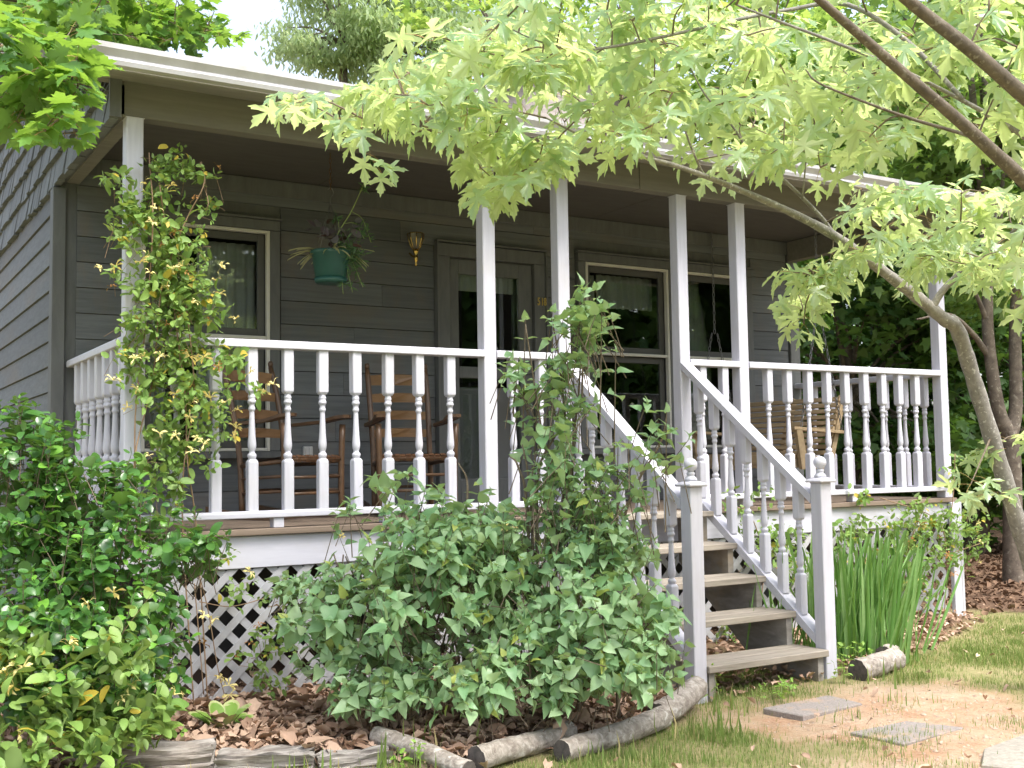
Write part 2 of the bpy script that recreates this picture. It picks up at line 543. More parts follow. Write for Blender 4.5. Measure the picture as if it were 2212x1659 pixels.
def glass_mat(name, ior=1.5, tint=(0.9, 0.93, 0.92)):
    m, nt, out = new_mat(name)
    fr = N(nt, 'ShaderNodeFresnel')
    fr.inputs[0].default_value = ior
    gl = N(nt, 'ShaderNodeBsdfGlossy')
    gl.inputs['Roughness'].default_value = 0.0
    tr = N(nt, 'ShaderNodeBsdfTransparent')
    tr.inputs[0].default_value = rgb(tint)
    tc = N(nt, 'ShaderNodeTexCoord')
    nz = noise_t(nt, tc.outputs['Object'], 3.0, 2, 0.5)
    bp = N(nt, 'ShaderNodeBump')
    bp.inputs['Strength'].default_value = 0.02
    bp.inputs['Distance'].default_value = 0.02
    nt.links.new(nz, bp.inputs['Height'])
    nt.links.new(bp.outputs[0], gl.inputs['Normal'])
    mx = N(nt, 'ShaderNodeMixShader')
    nt.links.new(math_n(nt, 'MULTIPLY', fr.outputs[0], 1.3, True), mx.inputs[0])
    nt.links.new(tr.outputs[0], mx.inputs[1])
    nt.links.new(gl.outputs[0], mx.inputs[2])
    nt.links.new(mx.outputs[0], out.inputs[0])
    return m


GLASS = glass_mat('window_glass')
FROST = plain_mat('lamp_glass', (0.12, 0.115, 0.10), 0.15, 0, 0.2, 8)
CURTAIN = plain_mat('curtain_cloth', (0.42, 0.43, 0.41), 0.9, 0, 0.1, 8)

# ------------------------------------------------------------------ leaves
def norm(v):
    v = np.asarray(v, float)
    return v / (np.linalg.norm(v) + 1e-12)


def leaf_half(outline, mids, fold=0.22, droop=0.2, wave=0.0, seed=0):
    """leaf from a right half outline [(x,y)...] and as many midrib ys; mirrored; returns verts, faces"""
    r_ = random.Random(seed)
    vs, fs = [], []
    n = len(outline)
    ph = r_.random() * 6
    def z(x, y):
        return fold * abs(x) - droop * y * y + wave * math.sin(7 * y + ph) * abs(x)
    mid = [(0, m_, z(0, m_)) for m_ in mids]
    rt = [(x, y, z(x, y)) for x, y in outline]
    lf = [(-x, y, z(x, y) * 0.9) for x, y in outline]
    vs = mid + rt + lf
    for i in range(n - 1):
        a, b = i, i + 1
        fs.append((a, n + a, n + b, b))
        fs.append((b, 2 * n + b, 2 * n + a, a))
    return np.array(vs), fs


def leaf_fan(half, ctr=(0, 0.25), seed=0, droop=0.2, wob=0.06, fold=0.08):
    r_ = random.Random(seed)
    k1, k2 = r_.uniform(0.5, 1.5), r_.uniform(-0.25, 0.25)
    def z(x, y):
        rr = math.hypot(x, y - ctr[1])
        return -droop * k1 * rr * rr + fold * abs(x) + k2 * x * y + r_.uniform(-wob, wob) * rr
    rt = [(x, y, z(x, y)) for x, y in half]
    lf = [(-x, y, z(x, y)) for x, y in half[1:-1]][::-1]
    ring = rt + lf
    vs = [(ctr[0], ctr[1], 0.0)] + ring
    n = len(ring)
    fs = [(0, 1 + i, 1 + (i + 1) % n) for i in range(n)]
    return np.array(vs), fs


_SM = [(0, 0), (.10, -.03), (.26, -.12), (.42, -.10), (.30, .02), (.11, .165), (.30, .20), (.38, .32), (.50, .35), (.66, .54), (.51, .50),
       (.46, .55), (.30, .46), (.055, .36), (.105, .52), (.22, .72), (.14, .73), (.14, .84), (.06, .86), (0, 1.04)]
_SG = [(0, 0), (.16, -.08), (.36, -.10), (.30, .04), (.46, .10), (.34, .19), (.48, .30), (.60, .52), (.44, .50), (.38, .58), (.20, .46),
       (.22, .60), (.24, .74), (.12, .76), (0, 1)]
_BG = [(0, 0), (.30, -.05), (.30, .18), (.55, .45), (.24, .46), (.16, .72), (0, 1)]
T_SILVER = [leaf_fan(_SM, seed=i, droop=0.35) for i in range(4)]
T_SUGAR = [leaf_fan(_SG, seed=10 + i, droop=0.25) for i in range(3)]
T_BG = [leaf_fan(_BG, seed=20 + i, droop=0.25) for i in range(2)]
T_LILAC = [leaf_half([(0, 0), (.20, -.07), (.35, .06), (.39, .24), (.32, .46), (.19, .69), (.07, .89), (0, 1)], [0, .06, .15, .28, .48, .70, .89, 1.0],
                     0.35, d_, 0.15, 30 + i) for i, d_ in enumerate((0.15, 0.3, 0.45))]
T_OVAL = [leaf_half([(0, 0), (.14, .06), (.24, .22), (.28, .45), (.24, .70), (.13, .90), (0, 1)], [0, .08, .22, .45, .7, .9, 1.0],
                    0.3, d_, 0.1, 40 + i) for i, d_ in enumerate((0.1, 0.25, 0.4))]
T_ROUND = [leaf_half([(0, 0), (.18, .06), (.32, .25), (.36, .50), (.29, .78), (.14, .95), (0, 1)], [0, .08, .25, .5, .78, .95, 1.0],
                     0.3, d_, 0.1, 45 + i) for i, d_ in enumerate((0.1, 0.25, 0.4))]
T_WILLOW = [leaf_half([(0, 0), (.16, .35), (.12, .7), (0, 1)], [0, .35, .7, 1], 0.2, 0.2, 0, 50)]
T_BLADE = [leaf_half([(0, 0), (.05, .2), (.055, .5), (.04, .8), (0, 1)], [0, .2, .5, .8, 1.0], 0.5, d_, 0, 60 + i) for i, d_ in enumerate((0.15, 0.6, 1.0))]
T_DEAD = [leaf_half([(0, 0), (.22, .2), (.30, .5), (.16, .8), (0, 1)], [0, .2, .5, .8, 1.0], f_, d_, 0.5, 70 + i)
          for i, (f_, d_) in enumerate(((0.9, -0.3), (-0.5, 0.4), (0.4, 0.7), (1.2, 0.2)))]


def flower_t(seed, n=7):
    r_ = random.Random(seed)
    vs, fs = [], []
    for i in range(n):
        a = r_.uniform(0, 6.28)
        d = norm((math.cos(a) * 0.8, math.sin(a) * 0.8, r_.uniform(-0.2, 0.9)))
        s = norm(np.cross(d, (0.1, 0.2, 1)))
        u = np.cross(s, d)
        L = r_.uniform(0.6, 1.0)
        for w0, w1, t0, t1, b0, b1 in ((0.045, 0.06, 0.05, 0.55, 0, 0.05), (0.06, 0.13, 0.55, 0.8, 0.05, 0.0), (0.13, 0.02, 0.8, 1.0, 0.0, -0.25)):
            k = len(vs)
            vs += [d * t0 * L + s * w0 + u * b0, d * t0 * L - s * w0 + u * b0, d * t1 * L - s * w1 + u * b1, d * t1 * L + s * w1 + u * b1]
            fs.append((k, k + 1, k + 2, k + 3))
    return np.array(vs), fs


T_FLOWER = [flower_t(80 + i) for i in range(4)]
_tmesh = {}


def tmpl_mesh(key, t, mat):
    k = (key, mat.name)
    if k not in _tmesh:
        me = bpy.data.meshes.new(key)
        me.from_pydata([tuple(p) for p in t[0]], [], t[1])
        me.polygons.foreach_set('use_smooth', [True] * len(t[1]))
        me.materials.append(mat)
        me.update()
        _tmesh[k] = me
    return _tmesh[k]


def frame_of(tip, nrm, size):
    t = norm(tip)
    n_ = np.asarray(nrm, float)
    n_ = norm(n_ - t * (n_ @ t))
    s = np.cross(t, n_)
    m = np.eye(4)
    m[:3, 0] = s * size; m[:3, 1] = t * size; m[:3, 2] = n_ * size
    return m


def L(pos, tip, nrm, size):
    m = frame_of(tip, nrm, size)
    m[:3, 3] = pos
    return m


def merged(name, temps, mats4, var, mat, parent=None, kind=None, smooth=True):
    """one mesh of many leaves"""
    o_ = np.array(origin(parent)) if parent else np.zeros(3)
    V, LI, LS = [], [], []
    off = 0
    for k, (tv, tf) in enumerate(temps):
        sel = mats4[var == k]
        if not len(sel):
            continue
        vv = np.einsum('mij,nj->mni', sel[:, :3, :3], tv) + sel[:, None, :3, 3] - o_
        m_, n_ = vv.shape[:2]
        V.append(vv.reshape(-1, 3))
        li = np.concatenate([np.array(f) for f in tf])
        ls = np.array([len(f) for f in tf])
        LI.append((li[None, :] + (np.arange(m_) * n_)[:, None] + off).reshape(-1))
        LS.append(np.tile(ls, m_))
        off += m_ * n_
    V, LI, LS = np.concatenate(V), np.concatenate(LI), np.concatenate(LS)
    me = bpy.data.meshes.new(name)
    me.vertices.add(len(V)); me.vertices.foreach_set('co', V.astype(np.float32).ravel())
    me.loops.add(len(LI)); me.loops.foreach_set('vertex_index', LI.astype(np.int32))
    me.polygons.add(len(LS))
    me.polygons.foreach_set('loop_start', np.concatenate([[0], np.cumsum(LS)[:-1]]).astype(np.int32))
    if smooth:
        me.polygons.foreach_set('use_smooth', np.ones(len(LS), bool))
    me.materials.append(mat)
    me.update(calc_edges=True)
    me.validate()
    o = bpy.data.objects.new(name, me)
    C.objects.link(o)
    if parent: o.parent = parent
    if kind: o['kind'] = kind
    return o


def foliage(parent, temps, tkey, ms, mat, single='leaf', rest='foliage', nmax=300):
    """leaves of one plant: the ones that show largest as parts of their own, the rest as one part"""
    if not ms: return
    ms = np.array(ms)
    var = nr.randint(0, len(temps), len(ms))
    q = (ms[:, :3, 3] - CAM) @ R.T
    d = -q[:, 2]
    px, py = 1106 + FPX * q[:, 0] / np.maximum(d, 0.1), 829.5 - FPX * q[:, 1] / np.maximum(d, 0.1)
    inside = (d > 0.3) & (px > -10) & (px < 2222) & (py > -10) & (py < 1669)
    size = np.linalg.norm(ms[:, :3, 1], axis=1) * FPX / np.maximum(d, 0.1)
    score = np.where(inside, size - 0 * d, -1)
    if nmax and len(ms) > nmax:
        # front-most in a coarse grid first, so that singled-out leaves are ones that show
        cell = (px // 26).astype(int) * 4000 + (py // 26).astype(int)
        order = np.argsort(d)
        seen, front = {}, np.zeros(len(ms))
        for i in order:
            front[i] = seen.get(cell[i], 0)
            seen[cell[i]] = front[i] + 1
        score = np.where(inside, size / (1 + front), -1)
    pick = np.argsort(-score)[:nmax]
    pick = pick[score[pick] > 0]
    o_ = np.array(origin(parent))
    for i in pick:
        me = tmpl_mesh(tkey + str(var[i]), temps[var[i]], mat)
        o = bpy.data.objects.new(single, me)
        C.objects.link(o)
        o.parent = parent
        m = ms[i].copy()
        m[:3, 3] -= o_
        o.matrix_basis = Matrix(m.tolist())
    mask = np.ones(len(ms), bool)
    mask[pick] = False
    if mask.any():
        merged(rest, temps, ms[mask], var[mask], mat, parent, 'stuff')


def rnd_dir():
    v = nr.normal(size=3)
    return v / np.linalg.norm(v)


def vnoise(x, y, s=1.0, oct=3):
    t, a, f = 0.0, 1.0, s
    for _ in range(oct):
        t += a * mnoise.noise(Vector((x * f, y * f, 3.7)))
        a *= 0.5; f *= 2
    return t


def sstep(a, b, x):
    t = np.clip((x - a) / (b - a), 0, 1)
    return t * t * (3 - 2 * t)


# ------------------------------------------------------------------ ground
DECKZ = 0.965
def poly_sd(pt, poly):
    """signed distance to polygon, positive inside"""
    x, y = pt
    ins = False
    best = 1e9
    n = len(poly)
    for i in range(n):
        x0, y0 = poly[i]; x1, y1 = poly[(i + 1) % n]
        if (y0 > y) != (y1 > y) and x < (x1 - x0) * (y - y0) / (y1 - y0) + x0:
            ins = not ins
        dx, dy = x1 - x0, y1 - y0
        t = max(0, min(1, ((x - x0) * dx + (y - y0) * dy) / (dx * dx + dy * dy + 1e-12)))
        best = min(best, math.hypot(x - x0 - t * dx, y - y0 - t * dy))
    return best if ins else -best


BED = [(0.2, -0.9), (1.1, -0.8), (1.9, -1.33), (2.15, -1.4), (2.30, -1.75), (2.85, -1.65), (3.45, -1.6), (3.95, -1.3), (4.05, -0.9), (4.05, 1.6), (0.2, 1.6)]
BED2 = [(5.1, 1.6), (5.1, -1.2), (5.55, -1.28), (5.75, -1.0), (6.6, -0.75), (7.7, -0.3), (7.8, 1.6)]
CLAY = [(3.9, -1.35), (5.0, -1.4), (5.5, -1.65), (5.6, -2.1), (5.2, -2.6), (4.9, -3.4), (3.9, -3.6), (3.4, -2.9), (3.95, -2.3), (3.75, -1.8)]
WOODSFLOOR = [(8.6, -0.5), (9.3, -0.1), (11.0, -0.6), (15, -2), (40, -4), (40, 40), (8.1, 40), (8.1, 0.4)]


def masks(x, y):
    jit = 0.12 * vnoise(x, y, 2.5, 3)
    bed = max(poly_sd((x, y), BED), poly_sd((x, y), BED2)) + 0.5 * jit
    clay = poly_sd((x, y), CLAY) + 2.6 * jit - 0.06
    wood = poly_sd((x, y), WOODSFLOOR) + 2.0 * jit
    return bed, clay, wood


def ground_z(x, y):
    return 0.02 * vnoise(x, y, 0.8, 2)


xs = np.concatenate([np.linspace(-400, -40, 8), np.linspace(-30, -2, 12), np.arange(-1, 12, 0.08), np.linspace(12.2, 30, 40), np.linspace(35, 500, 10)])
ys = np.concatenate([np.linspace(-400, -30, 8), np.linspace(-20, -5, 12), np.arange(-4.5, 4, 0.08), np.linspace(4.2, 20, 40), np.linspace(25, 500, 10)])
gv, gattr, gattr2, gattr3 = [], [], [], []
for y in ys:
    for x in xs:
        near = -2 < x < 31 and -6 < y < 21
        if near:
            bd, cl, wd = masks(x, y)
            b_, c_, w_ = float(sstep(-0.1, 0.12, bd)), float(sstep(-0.25, 0.2, cl)), float(sstep(-0.3, 0.4, wd))
            z = ground_z(x, y) + 0.05 * b_ + 0.012 * b_ * vnoise(x, y, 9, 2) - 0.012 * c_
        else:
            b_, c_, w_ = 0, 0, 1.0 if (x > 12 or y > 10) else 0.0
            z = 0.0
        gv.append((x, y, z)); gattr.append(b_); gattr2.append(c_); gattr3.append(w_)
nx, ny = len(xs), len(ys)
gf = [(j * nx + i, j * nx + i + 1, (j + 1) * nx + i + 1, (j + 1) * nx + i) for j in range(ny - 1) for i in range(nx - 1)]
me = bpy.data.meshes.new('ground')
me.from_pydata(gv, [], gf)
me.polygons.foreach_set('use_smooth', [True] * len(gf))
for nm, arr in (('bed', gattr), ('clay', gattr2), ('woods', gattr3)):
    at = me.attributes.new(nm, 'FLOAT', 'POINT')
    at.data.foreach_set('value', arr)
m, nt, out = new_mat('ground_soil')
tc = N(nt, 'ShaderNodeTexCoord')
def attr(nm):
    a = N(nt, 'ShaderNodeAttribute'); a.attribute_name = nm
    return a.outputs['Fac']
n1 = noise_t(nt, tc.outputs['Object'], 3.0, 6, 0.65)
n2 = noise_t(nt, tc.outputs['Object'], 45.0, 5, 0.7)
n3 = noise_t(nt, tc.outputs['Object'], 1.1, 4, 0.6)
lawn = mixc(nt, ramp(nt, n1, [(0.35, 0.0), (0.65, 1.0)]), (0.22, 0.24, 0.09), (0.36, 0.30, 0.17))
lawn = mixc(nt, ramp(nt, n2, [(0.4, 0.0), (0.7, 0.6)]), lawn, (0.20, 0.14, 0.08))
clay = mixc(nt, ramp(nt, n2, [(0.3, 0.0), (0.75, 1.0)]), (0.34, 0.19, 0.11), (0.52, 0.36, 0.25))
clay = mixc(nt, ramp(nt, n1, [(0.42, 0.0), (0.62, 0.75)]), clay, (0.44, 0.36, 0.26))
n4 = noise_t(nt, tc.outputs['Object'], 9.0, 5, 0.7)
clay = mixc(nt, ramp(nt, n4, [(0.52, 0.0), (0.68, 0.7)]), clay, (0.26, 0.16, 0.10))
clay = mixc(nt, ramp(nt, n3, [(0.5, 0.0), (0.65, 0.45)]), clay, (0.55, 0.43, 0.32))
bedc = mixc(nt, n2, (0.07, 0.045, 0.03), (0.21, 0.135, 0.09))
woodc = mixc(nt, n2, (0.07, 0.045, 0.03), (0.22, 0.14, 0.095))
c = mixc(nt, attr('clay'), lawn, clay)
c = mixc(nt, attr('woods'), c, woodc)
c = mixc(nt, attr('bed'), c, bedc)
bs = N(nt, 'ShaderNodeBsdfPrincipled')
bs.inputs['Roughness'].default_value = 0.95
bs.inputs['Specular IOR Level'].default_value = 0.1
nt.links.new(c, bs.inputs['Base Color'])
bp = N(nt, 'ShaderNodeBump')
bp.inputs['Strength'].default_value = 0.8
bp.inputs['Distance'].default_value = 0.02
nt.links.new(n2, bp.inputs['Height'])
nt.links.new(bp.outputs[0], bs.inputs['Normal'])
nt.links.new(bs.outputs[0], out.inputs[0])
me.materials.append(m)
go = bpy.data.objects.new('ground', me)
C.objects.link(go)
tag(go, 'lawn ground with bare orange clay and leaf covered beds', None, None, 'structure')

# ------------------------------------------------------------------ house
HL, HR, WALLY, HBACK = 1.27, 7.86, 1.65, 9.0
CEILZ, BEAMZ0, BEAMZ1 = 3.34, 3.15, 3.338
GUTY, GUTZ0, GUTZ1 = -0.45, 3.262, 3.362
RSL = 0.33
house = thing('house', 'grey wooden house with shingled gable and covered front porch', 'house', (HL, WALLY, 0))

def roofz(y): return GUTZ1 - 0.03 + (y - GUTY - 0.09) * RSL

# openings on the porch wall: x0, x1, z0, z1
WIN = [(1.80, 2.68, 1.41, 2.965), (5.405, 6.285, 1.41, 2.965), (6.375, 7.20, 1.41, 2.965)]
DOOR = (4.124, 4.895, DECKZ, 2.90)
OPEN = WIN + [DOOR]
WY = WALLY + 0.02           # shell face behind the boards
mb = MB()
zl = [0.0, DECKZ, 1.41, 2.90, 2.965, roofz(WALLY) - 0.12]
xl = sorted({HL + 0.02, HR - 0.02} | {o[0] for o in OPEN} | {o[1] for o in OPEN})
for i in range(len(xl) - 1):
    for j in range(len(zl) - 1):
        xm, zm = (xl[i] + xl[i + 1]) / 2, (zl[j] + zl[j + 1]) / 2
        if any(o[0] < xm < o[1] and o[2] < zm < o[3] for o in OPEN):
            continue
        mb.box(xl[i], xl[i + 1], WY, WY + 0.1, zl[j], zl[j + 1])
# left side shell, right side shell, back, as walls up to the roof slope
def side_wall(x0, x1):
    poly = [(x0, WY + 0.1, 0), (x0, HBACK, 0), (x0, HBACK, roofz(HBACK) - 0.14), (x0, WY + 0.1, roofz(WY + 0.1) - 0.14)]
    mb.prism(poly, (x1 - x0, 0, 0))
side_wall(HL + 0.02, HL + 0.12)
side_wall(HR - 0.12, HR - 0.02)
mb.box(HL + 0.12, HR - 0.12, HBACK - 0.1, HBACK, 0, roofz(HBACK) - 0.16)
# porch gable backing board on the left and right ends above the beam level
for x0 in (HL + 0.02, HR - 0.05):
    mb.prism([(x0, GUTY + 0.45, BEAMZ0 + 0.004), (x0, WY - 0.002, BEAMZ0 + 0.004), (x0, WY - 0.002, roofz(WY) - 0.14), (x0, GUTY + 0.45, roofz(0) - 0.14)], (0.03, 0, 0))
mb.build('wall', TRIM, house)
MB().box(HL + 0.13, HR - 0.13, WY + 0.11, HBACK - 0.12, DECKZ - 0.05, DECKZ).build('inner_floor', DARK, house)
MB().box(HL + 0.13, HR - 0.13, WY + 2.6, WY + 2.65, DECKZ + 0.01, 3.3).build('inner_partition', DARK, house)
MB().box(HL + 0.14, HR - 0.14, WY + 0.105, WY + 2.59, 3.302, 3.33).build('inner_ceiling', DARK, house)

# clapboards on the porch wall
def board_mesh(th, hgt):
    b_ = MB()
    b_.prism([(0, 0.0, 0), (0, -th, 0.002), (0, -th * 0.72, hgt), (0, 0, hgt)], (1, 0, 0))
    return b_
BH = 0.168
porch_board = mesh_only(board_mesh(0.018, BH - 0.004), 'siding_board', SIDING)
GAPS = [(o[0] - 0.09, o[1] + 0.09, o[2] - 0.09, o[3] + 0.09) for o in WIN]
GAPS[1] = (5.315, 7.29, 1.32, 3.055)
GAPS = GAPS[:2] + [(4.00, 5.02, DECKZ - 0.2, 3.02)]
z = DECKZ + 0.004
while z < CEILZ - 0.05:
    cuts = [(HL + 0.12, HR - 0.12)]
    for g in GAPS:
        if g[2] < z + BH * 0.6 and g[3] > z + BH * 0.4:
            nw = []
            for a, b in cuts:
                if g[1] <= a or g[0] >= b: nw.append((a, b)); continue
                if g[0] > a: nw.append((a, g[0]))
                if g[1] < b: nw.append((g[1], b))
            cuts = nw
    for a, b in cuts:
        parts = [(a, b)]
        if b - a > 1.2 and rng.random() < 0.9:
            s_ = a + (b - a) * rng.uniform(0.3, 0.7)
            parts = [(a, s_), (s_, b)]
        for p0, p1 in parts:
            place(porch_board, 'siding_board', house, (p0 + 0.001, WY - 0.001, z), (0, 0, 0), (p1 - p0 - 0.002, 1, 1))
    z += BH
# lower foundation behind the lattice
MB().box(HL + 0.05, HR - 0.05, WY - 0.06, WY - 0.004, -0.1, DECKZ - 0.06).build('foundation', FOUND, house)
# left side clapboards (below the shingles): boards run along Y
side_board = mesh_only(MB().prism([(0, 0, 0), (-0.022, 0, 0.002), (-0.008, 0, BH - 0.004), (0, 0, BH - 0.004)], (0, 1, 0)), 'siding_board', SIDING)
z = 0.30
SHZ = 3.13
while z < SHZ - 0.03:
    y0, y1 = WALLY + 0.10, HBACK - 0.2
    s_ = rng.uniform(4.5, 7.5)
    for a, b in ((y0, s_), (s_, y1)):
        place(side_board, 'siding_board', house, (HL + 0.018, a + 0.001, z), (0, 0, 0), (1, b - a - 0.002, 1))
    z += BH
MB().cbox(HL - 0.03, HL + 0.05, WALLY - 0.02, WALLY + 0.095, 0.1, SHZ - 0.01).build('corner_board', TRIM, house)
MB().cbox(HR - 0.11, HR + 0.012, WALLY - 0.02, WALLY + 0.09, 0.1, CEILZ - 0.004).build('corner_board', TRIM, house)
# shingles of the left gable
sh = []
course = 0
zc = SHZ
EXPO = 0.185
while zc < roofz(8.6):
    y = -0.0 + (0.06 if course % 2 else 0.0)
    y = max(0.0, (zc + 0.10 - GUTZ1 + 0.14) / RSL + GUTY) if zc > 3.2 else 0.0
    while y < 8.6:
        wd = rng.uniform(0.09, 0.19)
        top = min(zc + EXPO + 0.05, roofz(y) - 0.12)
        if top - zc > 0.06:
            sh.append((y, min(wd, 8.6 - y), zc + rng.uniform(-0.012, 0.012), top - zc))
        y += wd
    zc += EXPO
    course += 1
unit_shingle = mesh_only(MB().prism([(0, 0, 0), (-0.042, 0, 0.0), (-0.008, 0, 1), (0, 0, 1)], (0, 1, 0)), 'shingle', SHINGLE)
sh.sort(key=lambda s: s[0] + 0.5 * abs(s[2] - 3.1))
for s in sh[:300]:
    place(unit_shingle, 'shingle', house, (HL + 0.019, s[0] + 0.002, s[2]), (0, rng.uniform(-0.004, 0.004), 0), (1 + rng.uniform(-0.15, 0.2), s[1] - 0.004, s[3]))
if sh[300:]:
    mb = MB()
    for y, wd, z0, h_ in sh[300:]:
        mb.prism([(HL + 0.019, y, z0), (HL - 0.012, y, z0), (HL + 0.010, y, z0 + h_), (HL + 0.019, y, z0 + h_)], (0, wd - 0.004, 0))
    mb.build('shingle_field', SHINGLE, house, kind='stuff')
MB().box(HL - 0.03, HL + 0.03, -0.026, -0.001, BEAMZ0 - 0.02, BEAMZ1).build('gable_end_board', TRIM, house)
# beam, ceiling, soffit, gutter, roof
MB().cbox(HL + 0.03, 4.72, 0.0, 0.10, BEAMZ0, BEAMZ1).build('beam', BEAM, house)
MB().cbox(4.724, HR - 0.03, 0.0, 0.10, BEAMZ0, BEAMZ1).build('beam', BEAM, house)
for x0, x1 in ((HL + 0.05, 3.05), (3.056, 5.48), (5.486, HR - 0.05)):
    MB().box(x0, x1, 0.102, WY - 0.003, CEILZ, CEILZ + 0.012).build('ceiling_panel', CEIL, house)
MB().cbox(HL + 0.12, HR - 0.12, WY - 0.045, WY - 0.019, CEILZ - 0.12, CEILZ - 0.003).build('frieze_board', TRIM, house)
for x0 in (HL + 0.05, HR - 0.13):
    MB().cbox(x0, x0 + 0.08, 0.102, WY - 0.05, BEAMZ0, CEILZ - 0.003).build('side_beam', BEAM, house)
RX0, RX1 = 1.06, 8.12
MB().prism([(RX0 + 0.01, 0.09, BEAMZ1 + 0.002), (RX0 + 0.01, 0.004, BEAMZ1 + 0.002), (RX0 + 0.01, -0.003, BEAMZ1 - 0.006), (RX0 + 0.01, GUTY + 0.11, GUTZ0 + 0.03), (RX0 + 0.01, GUTY + 0.11, GUTZ0 + 0.05), (RX0 + 0.01, 0.0, BEAMZ1 + 0.014), (RX0 + 0.01, 0.09, BEAMZ1 + 0.014)], (RX1 - RX0 - 0.02, 0, 0)).build('soffit', SOFFIT, house)
MB().cbox(RX0 + 0.004, RX1 - 0.004, GUTY + 0.082, GUTY + 0.108, GUTZ0 - 0.004, GUTZ1 - 0.02, 0.002).build('fascia_board', SOFFIT, house)
gp = [(0.078, 0.0), (0.02, 0.0), (0.012, 0.022), (0.022, 0.04), (-0.004, 0.072), (-0.006, 0.098), (0.004, 0.1), (0.004, 0.092), (0.006, 0.074), (0.03, 0.043), (0.022, 0.024), (0.026, 0.006), (0.078, 0.006)]
MB().prism([(RX0, GUTY + a, GUTZ0 + b) for a, b in gp], (RX1 - RX0, 0, 0)).build('gutter', GUTTER, house)
for xx in (2.75, 5.8):
    MB().prism([(xx, GUTY + a - 0.003, GUTZ0 + b - 0.001) for a, b in gp[:7]] + [(xx, GUTY + 0.012, GUTZ0 + 0.095), (xx, GUTY + 0.03, GUTZ0 + 0.03)], (0.012, 0, 0)).build('gutter_seam', GUTTER, house)
for xx in (RX0 - 0.003, RX1):
    MB().prism([(xx, GUTY + a, GUTZ0 + b) for a, b in ((0.08, -0.002), (0.018, -0.002), (0.006, 0.03), (-0.008, 0.075), (-0.008, 0.102), (0.08, 0.102))], (0.003, 0, 0)).build('gutter_end_cap', GUTTER, house)
mb = MB()
ya, yb = GUTY + 0.112, HBACK + 0.3
mb.prism([(RX0, ya, roofz(ya) + 0.004), (RX0, yb, roofz(yb) + 0.004), (RX0, yb, roofz(yb) + 0.03), (RX0, ya, roofz(ya) + 0.03)], (RX1 - RX0, 0, 0))
mb.build('roof', ROOF, house)
for x0 in (RX0, RX1 - 0.022):
    ya = GUTY + 0.115
    MB().prism([(x0, ya, roofz(ya) - 0.13), (x0, yb, roofz(yb) - 0.13), (x0, yb, roofz(yb) + 0.002), (x0, ya, roofz(ya) + 0.002)], (0.022, 0, 0)).build('rake_board', SOFFIT, house)
MB().prism([(RX0 + 0.024, 0.0, roofz(0.0) - 0.12), (RX0 + 0.024, yb, roofz(yb) - 0.12), (RX0 + 0.024, yb, roofz(yb) - 0.10), (RX0 + 0.024, 0.0, roofz(0.0) - 0.10)], (HL - RX0 - 0.03, 0, 0)).build('rake_soffit', SOFFIT, house)
# upper gable rising behind the porch roof
gx, gy = 7.3, 4.6
gz = roofz(gy)
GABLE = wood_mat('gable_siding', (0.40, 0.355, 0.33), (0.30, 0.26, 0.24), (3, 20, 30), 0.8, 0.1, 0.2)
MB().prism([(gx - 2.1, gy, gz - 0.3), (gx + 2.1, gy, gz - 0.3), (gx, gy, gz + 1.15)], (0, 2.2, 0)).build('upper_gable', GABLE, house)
for s_ in (-1, 1):
    MB().prism([(gx, gy - 0.22, gz + 1.18), (gx + s_ * 2.35, gy - 0.22, gz - 0.52), (gx + s_ * 2.35, gy - 0.22, gz - 0.36), (gx, gy - 0.22, gz + 1.34)], (0, 2.5, 0)).build('upper_roof', ROOF, house)
    MB().prism([(gx, gy - 0.25, gz + 1.14), (gx + s_ * 2.37, gy - 0.25, gz - 0.58), (gx + s_ * 2.37, gy - 0.25, gz - 0.40), (gx, gy - 0.25, gz + 1.30)], (0, 0.026, 0)).build('upper_rake_board', GUTTER, house)

# windows
def frame_mb(x0, x1, z0, z1, wd, y0, y1, c=0.003):
    b_ = MB()
    b_.cbox(x0, x0 + wd, y0, y1, z0, z1, c)
    b_.cbox(x1 - wd, x1, y0, y1, z0, z1, c)
    b_.cbox(x0 + wd + .0005, x1 - wd - .0005, y0, y1, z0, z0 + wd, c)
    b_.cbox(x0 + wd + .0005, x1 - wd - .0005, y0, y1, z1 - wd, z1, c)
    return b_

def curtain(b_, x0, x1, z0, z1, y, amp=0.02, per=0.07):
    n_ = max(6, int((x1 - x0) / per * 6))
    vs, fs = [], []
    for i in range(n_ + 1):
        x = x0 + (x1 - x0) * i / n_
        a_ = amp * math.sin(2 * math.pi * (x - x0) / per + 0.6 * math.sin(x * 31))
        vs += [(x, y + a_, z0), (x, y + 0.6 * a_, z1)]
    for i in range(n_):
        fs.append((2 * i, 2 * i + 2, 2 * i + 3, 2 * i + 1))
    b_.add(vs, fs, True)

